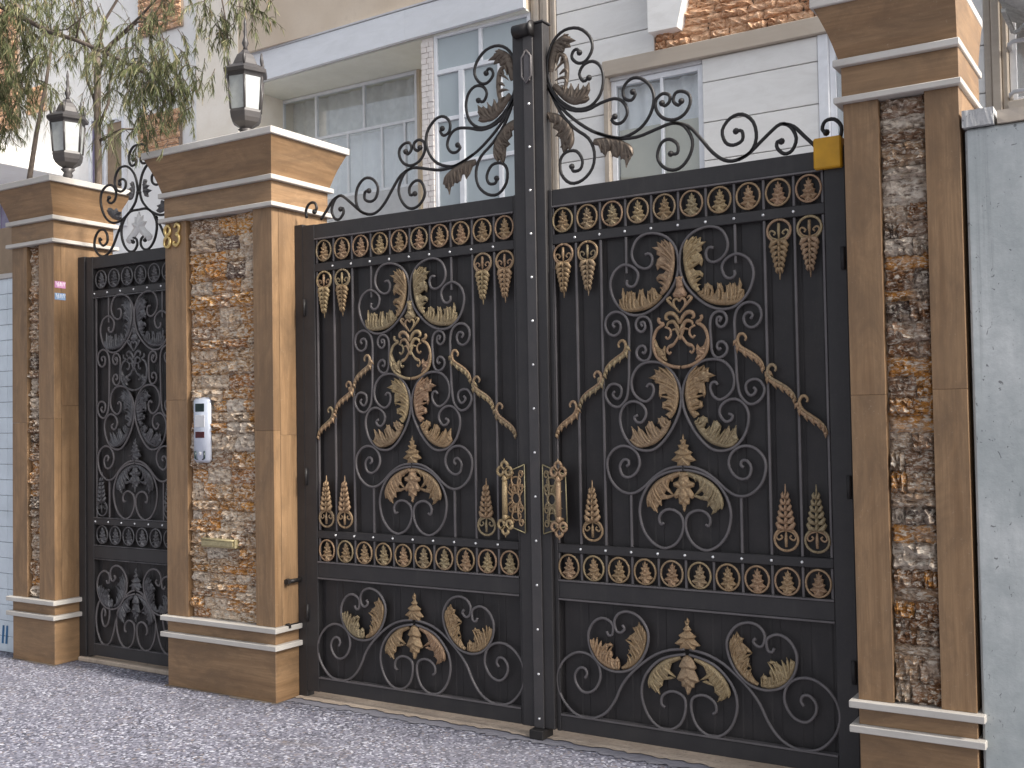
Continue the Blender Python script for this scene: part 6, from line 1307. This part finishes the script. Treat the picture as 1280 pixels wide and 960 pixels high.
br3 = [(-5.5, -0.5, 5.3), (-4.8, -0.4, 5.1), (-4.0, -0.35, 4.95), (-3.2, -0.35, 4.85), (-2.4, -0.35, 4.75), (-1.8, -0.34, 4.55), (-1.62, -0.33, 4.22), (-1.60, -0.33, 4.05)]
part('branch', MB().tube(br3, 0.02, 6, lambda t: 1.3 - 1.1 * t), M_BARK, st, True)
for pth in ([(-3.33, -0.3, 4.18), (-3.25, -0.32, 4.3), (-3.2, -0.34, 4.5)], [(-3.63, -0.3, 4.3), (-3.45, -0.28, 4.28), (-3.2, -0.27, 4.36)], [(-2.62, -0.35, 4.17), (-2.5, -0.3, 4.1), (-2.45, -0.3, 3.95)], [(-1.95, -0.36, 4.62), (-1.93, -0.36, 4.3), (-1.86, -0.36, 4.0), (-1.84, -0.36, 3.85)], [(-2.2, -0.36, 4.7), (-2.12, -0.35, 4.35), (-2.02, -0.34, 4.05)]):
    part('branch', MB().tube(pth, 0.007, 5, lambda t: 1.0 - 0.6 * t), M_BARK, st, True)
cr = Crown(17)
def on_path(P, t):
    k = t * (len(P) - 1); i = min(int(k), len(P) - 2); return Vector(P[i]).lerp(Vector(P[i + 1]), k - i)
r = cr.r
def fill(n, xr, yr, zr, L, ns, sl):
    for _ in range(n):
        cr.spray((r.uniform(*xr), r.uniform(*yr), r.uniform(*zr)), L * r.uniform(0.7, 1.3), ns, sl)
fill(330, (-4.6, -3.8), (-0.55, -0.08), (3.98, 4.8), 0.20, 40, 0.062)      # dense left
fill(110, (-4.55, -4.0), (-0.55, -0.12), (3.74, 4.15), 0.18, 36, 0.062)
fill(70, (-3.75, -3.1), (-0.5, -0.1), (4.22, 4.75), 0.20, 24, 0.07)
for _ in range(60): cr.spray(on_path(main, r.uniform(0.45, 1.0)) + Vector((r.uniform(-.1, .1), r.uniform(-.1, .1), r.uniform(-.12, .06))), 0.17 * r.uniform(0.7, 1.3), 24, 0.065)
for _ in range(180):                                                       # clump over the middle pillar's left end
    cr.spray((r.gauss(-2.50, 0.17), r.uniform(-0.48, -0.18), r.gauss(3.80, 0.13)), 0.14 * r.uniform(0.7, 1.3), 26, 0.06)
for _ in range(36): cr.spray(on_path(br2, r.uniform(0.2, 1.0)) + Vector((r.uniform(-.08, .08), r.uniform(-.06, .06), r.uniform(-.1, .04))), 0.16, 22, 0.06)
for _ in range(26): cr.spray((r.gauss(-2.55, 0.13), r.uniform(-0.42, -0.3), r.gauss(3.50, 0.07)), 0.11, 18, 0.05)
for cx_, cz_, n_ in ((-1.90, 4.0, 30), (-1.64, 4.08, 26), (-2.05, 4.1, 9), (-1.78, 4.2, 10)):
    for _ in range(n_): cr.spray((r.gauss(cx_, 0.055), r.uniform(-0.42, -0.28), r.gauss(cz_, 0.06)), 0.13, 22, 0.05)
part('twigs', cr.tw, M_BARK, st, kind='stuff')
part('foliage', cr.mb, M_LEAF, st, kind='stuff')

# thin tree in the yard behind the left pillar
yt = thing('yard_tree', 'thin bare-stemmed tree in the yard behind the left pillar', 'tree', (-4.84, 1.0, 0))
rr = random.Random(9)
part('trunk', MB().tube(jitter_path((-4.86, 1.0, 0), (-4.84, 1.0, 4.75), 9, 0.012, rr), 0.035, 8, lambda t: 1.2 - 0.4 * t), M_BARK, yt, True)
cr = Crown(23); r = cr.r
forks = [[(-4.84, 1.0, 4.75), (-4.75, 1.0, 5.0), (-4.5, 1.05, 5.3), (-4.3, 1.1, 5.7)], [(-4.84, 1.0, 4.7), (-5.0, 0.95, 5.0), (-5.1, 0.9, 5.4)], [(-4.845, 1.0, 4.3), (-4.98, 1.0, 4.55), (-5.02, 1.0, 4.9)], [(-4.84, 1.0, 4.1), (-4.7, 1.0, 4.3), (-4.66, 1.0, 4.62)],
         [(-4.84, 1.0, 4.0), (-4.6, 1.05, 4.08), (-4.35, 1.1, 4.05)], [(-4.84, 1.0, 4.55), (-4.6, 0.95, 4.75), (-4.2, 0.9, 4.85), (-3.9, 0.9, 4.8)]]
for fk in forks:
    part('branch', MB().tube(fk, 0.014, 6, lambda t: 1.1 - 0.7 * t), M_BARK, yt, True)
    for _ in range(11): cr.spray(on_path(fk, r.uniform(0.2, 1.0)), 0.3, 16, 0.10)
part('twigs', cr.tw, M_BARK, yt, kind='stuff')
part('foliage', cr.mb, M_LEAF, yt, kind='stuff')
sp = thing('sapling', 'slim leaning sapling stem beside the lantern on the left pillar', 'tree', (-6.2, 1.0, 0))
part('trunk', MB().tube([(-6.2, 1.0, 0), (-6.0, 1.0, 2.4), (-5.78, 1.0, 3.82), (-5.68, 1.0, 4.2), (-5.55, 1.0, 4.58), (-5.42, 1.0, 5.1)], 0.022, 7, lambda t: 1.5 - 1.0 * t), M_BARK, sp, True)
cr = Crown(31); r = cr.r
for _ in range(20): cr.spray((-5.5 + r.uniform(-.15, .2), 1.0 + r.uniform(-.1, .1), r.uniform(4.4, 5.1)), 0.25, 14, 0.09)
part('foliage', cr.mb, M_LEAF, sp, kind='stuff')

for o in ROOTS:
    if 'base' in o: del o['base']
    if 'kind' not in o: o['kind'] = 'thing'
